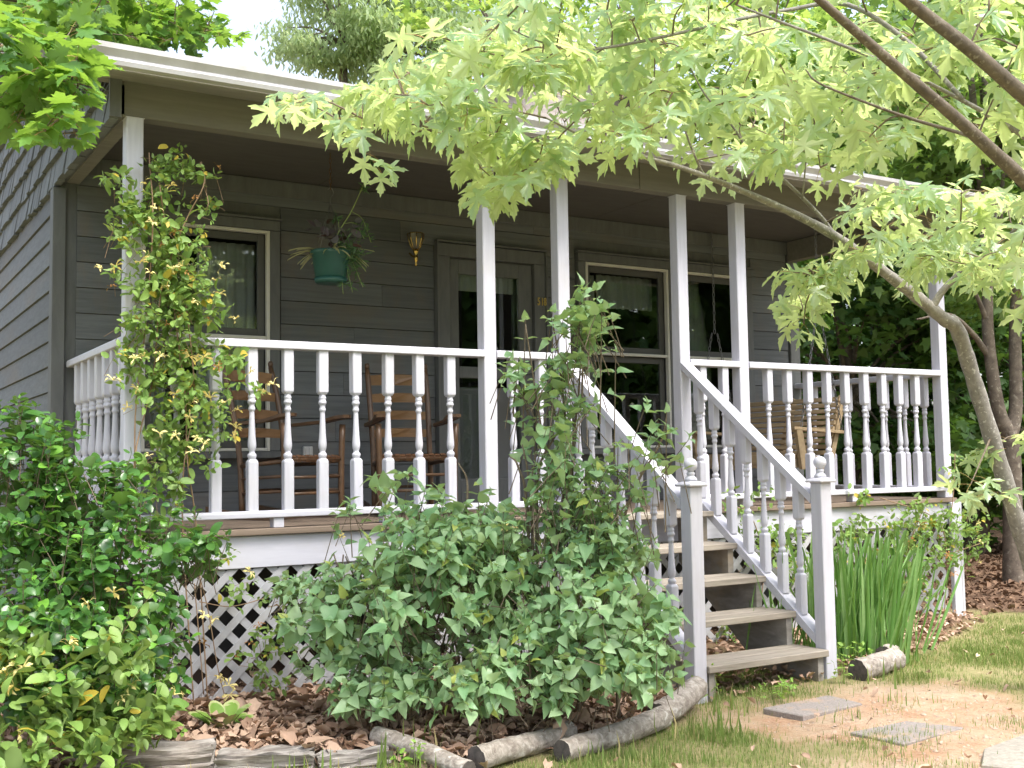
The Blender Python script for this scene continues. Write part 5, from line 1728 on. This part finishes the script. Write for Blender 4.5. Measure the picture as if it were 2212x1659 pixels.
for xs_ in ((2040, 1330, 2045, 1200, 2020, 1120, 1900, 1075), (1980, 1310, 1960, 1200, 1990, 1110), (2040, 1200, 2100, 1180, 2130, 1170), (1640, 1330, 1650, 1200, 1610, 1080), (2050, 1150, 2060, 1060, 2063, 980)):
    stems.tube(spline([PYW(xs_[i], xs_[i + 1], -0.1) for i in range(0, len(xs_), 2)], 5), 0.004, 5)
stems.build('stems', STEMM, h4, kind='stuff')
foliage(h4, T_OVAL, 'honeyleaf', ms, HONEY)
flowers(h4, [PYW(px, py, -0.2) for px, py in ((2115, 1130), (2115, 1170), (2118, 1215), (1960, 1265), (1985, 1255), (1870, 1215), (1830, 1215), (1690, 1170), (1850, 1230), (1955, 1280), (2000, 1140), (1720, 1215))], 0.045)
flowers(h4, [PYW(px, py, -0.2) for px, py in ((1990, 1130), (2030, 1160), (1970, 1170), (2050, 1200), (1900, 1190), (1680, 1230), (2060, 1240))], 0.04, FADED, 'faded_flower')

# --- iris clump
ir = thing('iris_clump', 'clump of long upright iris leaves right of the steps', 'iris', (5.62, -0.95, 0))
T_IRIS = [leaf_half([(0, 0), (.012, .02), (.0145, .4), (.011, .75), (0, 1)], [0, .02, .4, .75, 1.0], 0.5, d_, 0, 90 + i) for i, d_ in enumerate((0.03, 0.12, 0.28))]
ms = []
for k in range(290):
    x, y = 5.66 + nr.normal() * 0.19, -0.93 + nr.normal() * 0.11
    a_ = nr.uniform(0, 6.28)
    lean = abs(nr.normal()) * 0.26
    d = norm((math.cos(a_) * lean + (x - 5.6) * 0.75, math.sin(a_) * lean * 0.8 - 0.08, 1))
    ms.append(L((x, y, 0.02), d, norm((math.cos(a_), math.sin(a_), 0.2)), 0.34 + 0.5 * nr.rand() ** 0.8))
for k in range(40):
    x, y = 5.12 + nr.normal() * 0.10, -0.75 + nr.normal() * 0.1
    d = norm((nr.normal() * 0.18, nr.normal() * 0.18, 1)); a_ = nr.uniform(0, 6.28)
    ms.append(L((x + 0.08, y, 0.02), d, (math.cos(a_), math.sin(a_), 0.2), nr.uniform(0.35, 0.6)))
foliage(ir, T_IRIS, 'iris', ms, IRISM, 'blade', 'blades', 300)

# --- hosta and seedlings
ho = thing('hosta', 'small hosta with cream edged leaves in the leaf litter', 'hosta', (1.62, -0.72, 0.03))
HOST = plain_mat('hosta_margin', (0.38, 0.42, 0.17), 0.5, 0, 0.1, 20)
for k in range(10):
    a_ = 0.4 + k * 0.63
    d = norm((math.cos(a_), math.sin(a_) * 0.7, 0.75 + 0.3 * (k % 3)))
    q = np.array([1.66, -0.62, 0.04]) + np.array([math.cos(a_), math.sin(a_), 0]) * 0.02
    s_ = 0.10 * nr.uniform(0.8, 1.25)
    nn = norm((-d[0] * 0.6, -d[1] * 0.6 - 0.3, 1))
    for sc, mt, nm, dz in ((1.0, HOST, 'leaf_margin', 0.0), (0.86, PRIVET if False else SEEDM, 'leaf', 0.003)):
        o = bpy.data.objects.new(nm, tmpl_mesh('hosta', T_ROUND[1], mt))
        C.objects.link(o); o.parent = ho
        m = frame_of(d, nn, s_ * sc)
        m[:3, 3] = q + d * 0.06 + nn * dz - np.array(origin(ho))
        o.matrix_basis = Matrix(m.tolist())
b_ = MB()
for k in range(10):
    a_ = 0.4 + k * 0.63
    b_.tube([(1.66, -0.62, 0.0), (1.66 + 0.06 * math.cos(a_), -0.62 + 0.05 * math.sin(a_), 0.09)], 0.004, 5)
b_.build('stems', GSTEM, ho)

def seedling(lab, spots, size, tall):
    t = thing('seedling', lab, 'weed', tuple(spots[0]), 'weeds and seedlings in front of the porch')
    stems = MB(); ms = []
    for q in spots:
        q = np.array(q, float)
        for k in range(3):
            d = norm((nr.normal() * 0.4, nr.normal() * 0.4, 1))
            shoot(ms, stems, q + d * tall * nr.uniform(0.6, 1.1), d, 3, tall * 0.28, size, 0.1, 0.002, tall)
    stems.build('stems', GSTEM, t)
    foliage(t, T_OVAL, 'seed', ms, SEEDM, nmax=60)
seedling('pale green seedlings in front of the bottom step', [(4.35, -1.42, 0), (4.50, -1.40, 0), (4.62, -1.36, 0), (4.44, -1.47, 0)], 0.035, 0.11)
seedling('pale green seedlings at the foot of iris clump', [(5.28, -1.12, 0.02), (5.42, -1.15, 0.02), (5.20, -1.22, 0.02)], 0.05, 0.22)
seedling('pale seedling beside the right newel foot', [(5.02, -1.36, 0.0)], 0.04, 0.15)
seedling('small weed growing between the first two round logs', [(2.17, -1.62, 0.0), (2.12, -1.55, 0.0)], 0.035, 0.13)
seedling('weeds under the shrub at the left timber', [(0.92, -1.15, 0.0), (1.1, -1.2, 0), (1.0, -1.3, 0), (1.35, -0.85, 0.05)], 0.05, 0.14)
seedling('seedling leaning out from the left newel post', [(4.17, -1.30, 0.0)], 0.04, 0.22)

# ------------------------------------------------------------------ maples
def grow(t, limbs, ells, temps, tkey, mat, twig_mat, size, leaves=6, flat=1.0, droop=0.6, nmax=300, petmat=None, seed_nodes=None):
    """limbs: list of (points, radii); ells: (px, py, rx, ry, depth0, depth1, clusters)"""
    nodes = []
    for pts, rad in limbs:
        nodes += [np.asarray(p) for p in pts]
    targets = []
    for cx, cy, rx, ry, d0, d1, n_ in ells:
        for k in range(n_):
            a_, r_ = nr.uniform(0, 6.28), math.sqrt(nr.rand())
            targets.append(P(cx + rx * r_ * math.cos(a_), cy + ry * r_ * math.sin(a_), nr.uniform(d0, d1)))
    T = np.array(targets); Nn = np.array(nodes)
    dist = np.linalg.norm(T[:, None] - Nn[None], axis=2)
    best, bi = dist.min(1), dist.argmin(1)
    src = [Nn[i] for i in bi]
    done = np.zeros(len(T), bool)
    tw, pt, ms = MB(), MB(), []
    for _ in range(len(T)):
        i = int(np.argmin(np.where(done, 1e9, best)))
        done[i] = True
        a, e = np.asarray(src[i]), T[i]
        ln = np.linalg.norm(e - a)
        mid = (a + e) / 2 + np.array([0, 0, 0.06 * ln]) + nr.normal(size=3) * 0.04 * ln
        pl = spline([a, mid, e], 4)
        tw.tube(pl, np.linspace(0.0035 + 0.004 * min(ln, 1), 0.0022, len(pl)), 5, False)
        d2 = np.linalg.norm(T - e, axis=1)
        upd = (d2 * 1.15 < best) & ~done
        for j in np.nonzero(upd)[0]:
            best[j] = d2[j] * 1.15; src[j] = e
        d = norm(e - a)
        s = norm(np.cross(d, (0, 0, 1)))
        for k in range(leaves):
            base = e - d * 0.05 * (k // 2)
            sg = 1 if k % 2 else -1
            pd = norm(s * sg * nr.uniform(0.5, 1.1) + d * nr.uniform(0.1, 0.9) + np.array([0, 0, nr.uniform(-0.2, 0.4)]) * flat + nr.normal(size=3) * 0.2)
            if k == 0: pd = norm(d + nr.normal(size=3) * 0.25)
            pl_ = size * nr.uniform(0.4, 0.7)
            tip0 = base + pd * pl_
            td = norm(pd * np.array([1, 1, 0.3]) * 0.7 + np.array([0, 0, -droop * nr.uniform(0.4, 1.5)]) + nr.normal(size=3) * 0.25)
            n_ = norm(np.array([0, 0, 1.0]) + nr.normal(size=3) * 0.45)
            pt.tube([base, (base + tip0) / 2 + np.array([0, 0, 0.004]), tip0], 0.0011, 3, False)
            ms.append(L(tip0, td, n_, size * nr.uniform(0.75, 1.15)))
    for pts, rad in limbs:
        MB().tube(pts, rad, 12).build('branch', LIMBBARK if pts[-1][1] < -3.2 and twig_mat is GREYBARK else twig_mat, t)
    tw.build('twigs', TWIGM, t, kind='stuff')
    pt.build('petioles', petmat or PETIOLE, t, kind='stuff')
    foliage(t, temps, tkey, ms, mat, nmax=nmax)


def limb(pts, k=6):
    sp = spline([(x, y, d, r) for x, y, d, r in pts], k)
    return [P(q[0], q[1], q[2]) for q in sp], [max(0.002, q[3]) for q in sp]


mt = thing('silver_maple', 'young silver maple leaning in from the right with pale lobed leaves', 'tree', tuple(P(2290, 1420, 6.2) * np.array([1, 1, 0])))
gb = P(2300, 1440, 6.25)
LIMBS = []
pts, rad = limb([(2262, 1330, 6.2, .082), (2205, 1150, 6.1, .078), (2150, 970, 6.0, .074), (2100, 810, 5.9, .070), (2068, 712, 5.8, .066), (2040, 690, 5.75, .060), (1985, 645, 5.7, .054), (1900, 580, 5.6, .046), (1800, 508, 5.4, .040),
                 (1700, 455, 5.2, .030), (1560, 395, 5.0, .022), (1450, 355, 4.85, .018), (1350, 330, 4.7, .013), (1270, 300, 4.55, .009), (1180, 255, 4.45, .006)], 6)
pts = [np.array([gb[0], gb[1], -0.05])] + pts; rad = [.10] + rad
rad = [0.57 * r_ * (1 + 0.06 * math.sin(i * 1.9)) for i, r_ in enumerate(rad)]
LIMBS.append((pts, rad))
LIMBS.append(limb([(2068, 712, 5.8, .05), (2062, 695, 5.78, .046), (2056, 684, 5.77, .034)], 3))
LIMBS.append(limb([(2012, 668, 5.72, .034), (2035, 630, 5.7, .030), (2075, 590, 5.65, .026), (2130, 550, 5.5, .018), (2200, 490, 5.3, .012), (2280, 420, 5.1, .007)]))
LIMBS.append(limb([(1800, 505, 5.4, .020), (1770, 465, 5.35, .017), (1700, 395, 5.2, .014), (1621, 327, 5.05, .011), (1580, 270, 4.95, .008), (1520, 200, 4.8, .006), (1480, 120, 4.7, .004)]))
LIMBS.append(limb([(1733, 430, 5.25, .008), (1740, 360, 5.2, .006), (1747, 290, 5.1, .0045)]))
LIMBS.append(limb([(1520, 380, 4.95, .010), (1490, 310, 4.85, .008), (1460, 220, 4.7, .006), (1440, 150, 4.6, .005), (1400, 40, 4.45, .004)]))
LIMBS.append(limb([(2480, 900, 4.9, .06), (2420, 640, 4.4, .052), (2330, 500, 4.0, .046), (2212, 390, 3.75, .040), (2080, 268, 3.6, .034), (1960, 165, 3.5, .029), (1860, 78, 3.4, .025), (1770, 0, 3.3, .021), (1690, -70, 3.2, .017)]))
LIMBS.append(limb([(2481, 900, 4.9, .055), (2462, 640, 4.35, .05), (2425, 450, 3.9, .046), (2330, 310, 3.6, .043), (2212, 207, 3.45, .041), (2100, 110, 3.35, .036), (1995, 28, 3.3, .031), (1900, -50, 3.2, .026)]))
LIMBS.append(limb([(2470, 760, 4.6, .045), (2400, 520, 4.45, .036), (2330, 400, 4.4, .03), (2212, 295, 4.3, .020), (2130, 245, 4.25, .016), (2041, 197, 4.2, .013), (1940, 147, 4.1, .011), (1800, 90, 4.05, .010), (1675, 43, 4.0, .008), (1590, 10, 3.9, .006)]))
LIMBS.append(limb([(2080, 215, 4.2, .016), (1960, 90, 4.3, .017), (1830, 10, 4.4, .016), (1700, 22, 4.4, .0135), (1580, 45, 4.35, .012), (1474, 70, 4.3, .011), (1340, 98, 4.25, .010), (1247, 108, 4.2, .008), (1160, 88, 4.15, .005), (1080, 50, 4.1, .004)]))
LIMBS.append(limb([(2260, 430, 3.85, .02), (2180, 345, 3.9, .016), (2110, 300, 4.0, .012), (1980, 260, 4.0, .010), (1880, 225, 3.95, .008), (1770, 180, 3.9, .006), (1740, 150, 3.9, .004)]))
_p, _r = limb([(2480, 900, 4.9, .062), (2490, 1100, 5.5, .07), (2380, 1330, 6.15, .08)])
LIMBS.append((_p + [np.array([gb[0] + 0.05, gb[1] + 0.03, -0.05])], _r + [.095]))
LIMBS = [LIMBS[0]] + [(p_, [0.58 * q for q in r_]) for p_, r_ in LIMBS[1:]]
ME = [(680, 215, 48, 30, 4.4, 4.6, 5), (770, 275, 30, 40, 4.4, 4.6, 4), (820, 200, 60, 40, 4.3, 4.7, 9), (810, 350, 5, 5, 4.4, 4.5, 1), (930, 180, 90, 80, 4.2, 4.9, 18), (880, 260, 70, 50, 4.2, 4.8, 10), (1000, 255, 100, 60, 4.2, 4.9, 18), (1090, 340, 90, 55, 4.4, 4.9, 22),
      (1190, 330, 60, 50, 4.4, 4.9, 12), (1050, 395, 30, 25, 4.5, 4.8, 4), (1150, 160, 130, 100, 4.0, 5.0, 32), (1000, 90, 110, 70, 4.0, 5.0, 14), (1130, 40, 130, 50, 3.8, 4.8, 14), (1330, 230, 120, 90, 4.2, 5.0, 26), (1330, 90, 150, 80, 4.0, 4.9, 22),
      (1500, 190, 120, 110, 4.0, 5.0, 30), (1500, 50, 150, 70, 3.8, 4.8, 22), (1620, 270, 110, 70, 4.2, 5.2, 20), (1560, 340, 80, 40, 4.6, 5.0, 8), (1680, 120, 130, 110, 3.6, 4.8, 26), (1780, 230, 110, 70, 3.6, 4.8, 16), (1850, 110, 130, 90, 3.4, 4.4, 20), (1980, 60, 150, 80, 3.2, 4.2, 18),
      (2020, 190, 120, 80, 3.4, 4.3, 16), (2150, 110, 110, 100, 3.2, 4.2, 16), (2180, 300, 80, 90, 3.6, 4.4, 11), (1930, 300, 80, 60, 3.6, 4.4, 8), (1760, 330, 60, 40, 4.8, 5.3, 5), (1860, 430, 60, 30, 5.0, 5.6, 8), (1960, 430, 60, 40, 5.0, 5.6, 9), (2080, 450, 100, 50, 4.8, 5.6, 18), (1870, 520, 60, 45, 5.1, 5.6, 7),
      (2000, 520, 80, 50, 5.0, 5.7, 16), (2120, 540, 90, 60, 4.8, 5.6, 16), (1770, 590, 60, 55, 5.1, 5.6, 13), (1720, 640, 35, 30, 5.2, 5.5, 4), (1745, 690, 18, 20, 5.3, 5.5, 1), (1850, 580, 40, 30, 5.2, 5.6, 5), (1985, 600, 30, 20, 5.6, 5.8, 3), (2180, 660, 25, 20, 5.3, 5.6, 2), (2130, 980, 12, 10, 5.4, 5.6, 1), (2190, 950, 12, 10, 5.4, 5.6, 1),
      (2080, 1030, 30, 40, 5.4, 5.7, 2), (2120, 1080, 25, 30, 5.4, 5.7, 1), (2200, 560, 60, 60, 4.6, 5.4, 8), (2280, 300, 60, 200, 3.4, 4.4, 14), (1900, -90, 300, 60, 3.0, 4.2, 20), (1300, -80, 250, 60, 3.6, 4.6, 14)]
ME = [(a, b, c, d, (e + 0.5 if a > 1620 and b < 320 else e), f + 0.6, max(1, int(n_ * (0.62 if (1080 < a < 1420 and b < 170) else 0.42 if (a < 1650 and b < 170) else 0.56 if a > 850 else 0.72) + 0.5))) for a, b, c, d, e, f, n_ in ME]
grow(mt, LIMBS, ME, T_SILVER, 'silver', SILVER, GREYBARK, 0.125, 5, 1.0, 0.7, 300)
bks = [o for o in mt.children if o.name.startswith('branch')]
bks[0].name = 'trunk'

sm = thing('sugar_maple', 'green maple boughs hanging into the upper left over the gable', 'tree', tuple(P(-500, 900, 6.5) * np.array([1, 1, 0])))
lb = P(-500, 900, 6.5)
SL = [([np.array([lb[0], lb[1], -0.05]), lb, P(-450, 300, 6.3), P(-420, -200, 6.2), P(-400, -700, 6.2)], [.16, .14, .12, .10, .07])]
SL.append(limb([(-430, 100, 6.2, .05), (-250, 60, 5.6, .035), (-100, 70, 5.1, .02), (30, 110, 4.8, .010), (110, 140, 4.7, .005)]))
SL.append(limb([(-430, 200, 6.2, .05), (-250, 170, 5.6, .03), (-80, 190, 5.0, .014), (60, 220, 4.7, .006)]))
SL.append(limb([(-420, -150, 6.2, .05), (-200, -60, 6.6, .035), (50, 0, 7.0, .022), (250, 20, 7.2, .012), (420, 50, 7.3, .006)]))
SE = [(60, 90, 130, 45, 4.5, 5.0, 22), (150, 130, 80, 35, 4.5, 5.0, 10), (50, 170, 110, 50, 4.4, 5.0, 20), (170, 165, 50, 25, 4.5, 4.9, 6), (90, 240, 90, 45, 4.4, 4.9, 13), (20, 265, 40, 30, 4.4, 4.8, 4), (135, 295, 35, 25, 4.5, 4.7, 4), (-60, 150, 70, 120, 4.6, 5.4, 14),
      (90, 30, 140, 60, 6.3, 7.4, 34), (250, 35, 110, 55, 6.6, 7.5, 26), (370, 45, 110, 50, 6.8, 7.6, 24), (450, 75, 55, 30, 7.0, 7.6, 8), (40, -40, 250, 40, 6.2, 7.4, 22), (350, -40, 150, 40, 6.5, 7.5, 14), (220, 80, 90, 25, 6.6, 7.4, 10)]
SE = [(a, b, c, d, e, f, max(1, int(n_ * (0.95 if e > 6 else 0.55) + 0.5))) for a, b, c, d, e, f, n_ in SE] + [(-250, 150, 180, 350, 4.8, 7.0, 60), (-300, 500, 150, 200, 5.5, 7.5, 30)]
grow(sm, SL, SE, T_SUGAR, 'sugar', SUGAR, DARKBARK, 0.105, 6, 0.35, 0.22, 300)
sm.children[0].name = 'trunk'

# ------------------------------------------------------------------ trees behind
def back_tree(lab, name, crowns, leafmat, size, n_clump, per, trunk=None, temps=None, group='trees standing behind the house', hang=0.2, clump_r=0.45):
    c0 = np.asarray(crowns[0][0])
    t = thing(name, lab, 'tree', (c0[0], c0[1], 0), group)
    if trunk is None:
        trunk = [([(c0[0], c0[1], -0.1), (c0[0] + 0.1, c0[1], c0[2] * 0.5), (c0[0], c0[1] + 0.1, c0[2] + crowns[0][1][2] * 0.5)], [0.18, 0.15, 0.05])]
    for pts, rad in trunk:
        sp = spline([np.append(np.asarray(p, float), r_) for p, r_ in zip(pts, rad)], 6)
        MB().tube([q[:3] for q in sp], [q[3] for q in sp], 10).build('trunk', DARKBARK, t)
    ms = []
    w_ = np.array([r_[0] * r_[2] for _, r_ in crowns]); w_ /= w_.sum()
    lim = MB()
    for k in range(n_clump):
        c_, r_ = crowns[nr.choice(len(crowns), p=w_)]
        u = rnd_dir() * nr.uniform(0.35, 1.05) ** 0.6
        q = np.asarray(c_) + np.array(r_) * u
        cr = clump_r * nr.uniform(0.6, 1.3)
        if k % 3 == 0:
            a0 = np.asarray(c_) * 0.6 + np.array(c0) * 0.4 + np.array([0, 0, -r_[2] * 0.4])
            lim.tube(spline([a0, (a0 + q) / 2 + np.array([0, 0, 0.15]), q], 3), np.linspace(0.035, 0.006, 7), 5, False)
        nn = nr.normal(size=(per, 3)) * np.array([1, 1, 0.45]) * cr * 0.55
        for j in range(per):
            d = norm((nr.normal(), nr.normal(), -hang - abs(nr.normal()) * 0.4))
            ms.append(L(q + nn[j], d, norm((nr.normal() * .5, nr.normal() * .5, 1)), size * nr.uniform(0.7, 1.25)))
    lim.build('limbs', DARKBARK, t, kind='stuff')
    ms = np.array(ms)
    temps = temps or T_BG
    merged('crown', temps, ms, nr.randint(0, len(temps), len(ms)), leafmat, t, 'stuff')

T_DIA = [leaf_half([(0, 0), (.28, .45), (0, 1)], [0, .45, 1], 0.2, 0.15, 0, 3)]
tr_base = PZW(2190, 1258)
trunkR = [([tr_base + (0, 0, -0.1), P(2188, 1150, 11.6), P(2186, 1000, 11.6), P(2180, 930, 11.6)], [.115, .098, .09, .085]),
          ([P(2180, 940, 11.6), P(2156, 880, 11.6), P(2135, 730, 11.6), P(2132, 600, 11.6), P(2120, 400, 11.6), P(2090, 100, 11.6)], [.08, .07, .06, .055, .045, .03]),
          ([P(2182, 940, 11.6), P(2194, 880, 11.65), P(2193, 720, 11.7), P(2200, 590, 11.7), P(2230, 300, 11.7)], [.08, .068, .062, .055, .04]),
          ([P(2136, 770, 11.6), P(2100, 720, 11.5), P(2050, 680, 11.3), P(1980, 690, 11.0)], [.035, .028, .02, .008]),
          ([P(2134, 700, 11.6), P(2110, 640, 11.5), P(2080, 590, 11.3)], [.03, .02, .008])]
back_tree('forked grey trunk tree standing beyond the right porch corner', 'forked_tree', [(P(2150, 480, 11.8), (1.3, 1.2, 1.2)), (P(2120, 120, 12.0), (1.8, 1.5, 1.6)), (P(1960, 250, 12.5), (1.2, 1.2, 1.0))], WOODM, 0.12, 120, 60, trunkR)
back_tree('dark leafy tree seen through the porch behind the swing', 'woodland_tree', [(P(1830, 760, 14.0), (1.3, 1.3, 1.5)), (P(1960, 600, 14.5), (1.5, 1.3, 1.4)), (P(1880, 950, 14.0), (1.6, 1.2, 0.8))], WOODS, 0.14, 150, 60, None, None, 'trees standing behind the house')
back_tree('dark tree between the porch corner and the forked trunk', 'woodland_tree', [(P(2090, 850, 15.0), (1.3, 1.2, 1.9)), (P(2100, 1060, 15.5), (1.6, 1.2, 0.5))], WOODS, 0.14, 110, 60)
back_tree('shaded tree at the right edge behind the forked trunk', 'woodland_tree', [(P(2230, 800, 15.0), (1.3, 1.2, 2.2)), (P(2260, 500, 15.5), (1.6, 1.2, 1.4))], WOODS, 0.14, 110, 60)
back_tree('leafy dark tree rising over the right end of the gutter', 'woodland_tree', [(P(1900, 430, 17.0), (2.0, 1.8, 1.6)), (P(2020, 300, 17.0), (2.0, 1.8, 1.8))], WOODM, 0.15, 170, 60)
back_tree('tall tree with hanging branches in the top right corner', 'woodland_tree', [(P(2150, 120, 18.0), (2.4, 2, 2.4)), (P(2250, 350, 18), (1.6, 1.5, 1.8))], WOODM, 0.15, 150, 60)
back_tree('bright green tree behind the upper gable', 'woodland_tree', [(P(1650, 120, 18.0), (1.5, 1.5, 1.8)), (P(1730, 260, 17.5), (1.2, 1.2, 1.1))], WOODY, 0.15, 110, 55)
back_tree('airy green tree behind the middle of the roof', 'woodland_tree', [(P(1150, 130, 18.0), (1.6, 1.5, 1.5)), (P(1060, 40, 19.0), (1.4, 1.5, 1.1))], WOODY, 0.13, 34, 60)
back_tree('tall light tree left of the upper gable', 'woodland_tree', [(P(1350, 40, 20.0), (1.5, 1.5, 1.3))], WOODY, 0.13, 26, 50)
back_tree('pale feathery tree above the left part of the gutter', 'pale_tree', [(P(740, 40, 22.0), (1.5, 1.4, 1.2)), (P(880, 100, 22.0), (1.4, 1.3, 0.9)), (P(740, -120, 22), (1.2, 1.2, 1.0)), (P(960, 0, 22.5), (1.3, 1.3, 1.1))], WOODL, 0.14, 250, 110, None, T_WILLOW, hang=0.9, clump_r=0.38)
back_tree('small dark tree beyond the left gable behind maple leaves', 'woodland_tree', [(P(160, -20, 16.0), (1.6, 1.4, 0.8)), (P(-40, 60, 16.0), (1.2, 1.4, 0.9))], WOODM, 0.14, 50, 50)

# far wood behind everything on the right, and the wood across the yard mirrored in the windows
def wood(lab, boxes, mat, size, n_, thin=-0.08):
    ms = []
    for (x0, x1), (y0, y1), (z0, z1), wgt in boxes:
        for k in range(int(n_ * wgt)):
            p = np.array([nr.uniform(x0, x1), nr.uniform(y0, y1), z0 + (z1 - z0) * nr.rand()])
            if mnoise.noise(Vector(tuple(p * 0.55))) < thin: continue
            d = norm((nr.normal(), nr.normal(), -0.3 - abs(nr.normal()) * 0.4))
            ms.append(L(p, d, norm((nr.normal() * .5, nr.normal() * .5, 1)), size * nr.uniform(0.7, 1.3)))
    ms = np.array(ms)
    o = merged('woodland', T_BG, ms, nr.randint(0, len(T_BG), len(ms)), mat, None, 'stuff')
    tag(o, lab)
wood('dark leafy woodland filling the distance right of the house', [((13, 26), (9, 16), (0, 8.0), 0.7), ((17, 28), (0, 9), (0, 8.0), 0.5), ((9, 14), (13, 18), (0, 7), 0.2)], WOODS, 0.30, 22000)
wood('leafy woodland across the yard reflected in the windows', [((4, 34), (-21, -16), (0.2, 10.5), 1.0)], WOODM, 0.5, 30000, -0.45)

# ------------------------------------------------------------------ lawn and litter
BL = [(np.array([(-.045, 0, 0), (.045, 0, 0), (-.035, .55, -.04), (.035, .55, -.04), (0, 1, -.22)]), [(0, 1, 3, 2), (2, 3, 4)]),
      (np.array([(-.05, 0, 0), (.05, 0, 0), (-.035, .5, -.15), (.035, .5, -.15), (0, .9, -.5)]), [(0, 1, 3, 2), (2, 3, 4)])]
ms = []
tries = 0
def lawn_pt():
    if nr.rand() < 0.75:
        return nr.uniform(1.0, 8.5), nr.uniform(-3.4, -0.2)
    return nr.uniform(4.5, 11.5), nr.uniform(-3.5, 2.0)
while len(ms) < 120000 and tries < 330000:
    tries += 1
    x, y = lawn_pt()
    pr = project((x, y, 0))
    if pr is None or not (-40 < pr[0] < 2260 and 1150 < pr[1] < 1720): continue
    bd, cl, wd = masks(x, y)
    dn = 0.62 + 0.75 * vnoise(x + 9, y, 1.6, 3)
    dn *= float(1 - sstep(-0.10, 0.03, bd)) * float(1 - (0.975 - 0.75 * max(0.0, vnoise(x, y + 5, 2.6, 2))) * sstep(-0.30, 0.12, cl)) * float(1 - sstep(-0.5, 0.1, wd))
    if nr.rand() > dn: continue
    a_ = nr.uniform(0, 6.28); ln = abs(nr.normal()) * 0.55
    d = norm((math.cos(a_) * ln, math.sin(a_) * ln, 1))
    ms.append(L((x, y, ground_z(x, y) - 0.004), d, (math.cos(a_), math.sin(a_), 0.1), nr.uniform(0.018, 0.042) * (1.3 if dn > 0.8 else 0.9)))
for cx, cy, n_, h_ in ((2.2, -1.55, 60, .2), (3.6, -1.85, 70, .16), (4.05, -1.5, 50, .14), (5.3, -1.5, 60, .14), (3.0, -1.95, 60, .12), (1.7, -1.5, 90, .14), (1.2, -1.3, 90, .13), (4.4, -1.95, 60, .08), (4.9, -1.9, 60, .08), (5.85, -1.15, 80, .16), (2.05, -1.75, 80, .12)):
    for k in range(n_ // 3):
        x, y = cx + nr.normal() * 0.09, cy + nr.normal() * 0.06
        a_ = nr.uniform(0, 6.28)
        d = norm((math.cos(a_) * 0.4, math.sin(a_) * 0.4, 1))
        ms.append(L((x, y, -0.005), d, (math.cos(a_), math.sin(a_), 0.1), h_ * nr.uniform(0.5, 1.1)))
ms = np.array(ms)
o = merged('grass', BL, ms, nr.randint(0, 2, len(ms)), GRASSM, None, 'stuff')
tag(o, 'patchy short lawn grass in front of the porch')

def litter(name, lab, n_, region, mat, s0, s1, test, z_add=0.01):
    ms = []
    tries = 0
    while len(ms) < n_ and tries < n_ * 12:
        tries += 1
        x, y = nr.uniform(*region[0]), nr.uniform(*region[1])
        if not test(x, y): continue
        bd = masks(x, y)[0]
        z = ground_z(x, y) + 0.05 * float(sstep(-0.1, 0.12, bd)) + nr.uniform(0.0, 0.03) + z_add
        a_ = nr.uniform(0, 6.28)
        ms.append(L((x, y, z), (math.cos(a_), math.sin(a_), nr.normal() * 0.35), (nr.normal() * .33, nr.normal() * .33, 1), s0 + (s1 - s0) * nr.rand() ** 1.6))
    ms = np.array(ms)
    o = merged(name, T_DEAD, ms, nr.randint(0, len(T_DEAD), len(ms)), mat, None, 'stuff', False)
    tag(o, lab)
litter('leaf_litter', 'brown fallen leaves covering the flower bed under the porch', 5200, ((0.6, 4.1), (-1.85, 0.4)), LITTER, 0.04, 0.115, lambda x, y: masks(x, y)[0] > -0.03)
litter('leaf_litter', 'brown fallen leaves below the steps and right lattice', 2600, ((4.0, 7.9), (-1.5, 0.6)), LITTER, 0.035, 0.075, lambda x, y: masks(x, y)[0] > -0.06 or (4.1 < x < 5.05 and y > -1.25))
litter('leaf_litter', 'dark leaf mulch under the trees right of the house', 9000, ((8.0, 14.5), (-2.5, 6.0)), MULCH, 0.04, 0.10, lambda x, y: masks(x, y)[2] > -0.25 + 0.4 * nr.rand())
litter('scattered_leaves', 'few dry leaves scattered over the lawn grass', 190, ((2.0, 9.5), (-3.4, 0.6)), LITTER, 0.03, 0.075, lambda x, y: masks(x, y)[0] < -0.05, 0.025)

# crumbs of clay and gravel on the worn path
PEB = plain_mat('pebble', (0.50, 0.40, 0.31), 0.9, 0, 0.4, 30, (0.30, 0.2, 0.14))
T_PEB = []
for k in range(3):
    r_ = random.Random(200 + k)
    vs = [(math.cos(a) * r_.uniform(.7, 1.1), math.sin(a) * r_.uniform(.7, 1.1), 0) for a in np.linspace(0, 2 * math.pi, 7)[:-1]] + [(0.2 * r_.random(), 0.1, r_.uniform(.5, .9)), (-0.3, -0.1, r_.uniform(.4, .7))]
    T_PEB.append((np.array(vs), [(0, 1, 6), (1, 2, 6), (2, 3, 6), (3, 7, 6), (3, 4, 7), (4, 5, 7), (5, 0, 7), (0, 6, 7)]))
ms = []
while len(ms) < 1500:
    x, y = nr.uniform(3.4, 6.0), nr.uniform(-3.6, -1.2)
    if masks(x, y)[1] < -0.15: continue
    ms.append(L((x, y, ground_z(x, y) - 0.012 + 0.0015), (nr.normal(), nr.normal(), nr.normal() * .2), (0, 0, 1), nr.uniform(0.003, 0.011) * (1 if nr.rand() < .93 else 1.7)))
ms = np.array(ms)
o = merged('pebbles', T_PEB, ms, nr.randint(0, 3, len(ms)), PEB, None, 'stuff', False)
tag(o, 'small crumbs of clay and gravel on the worn path')
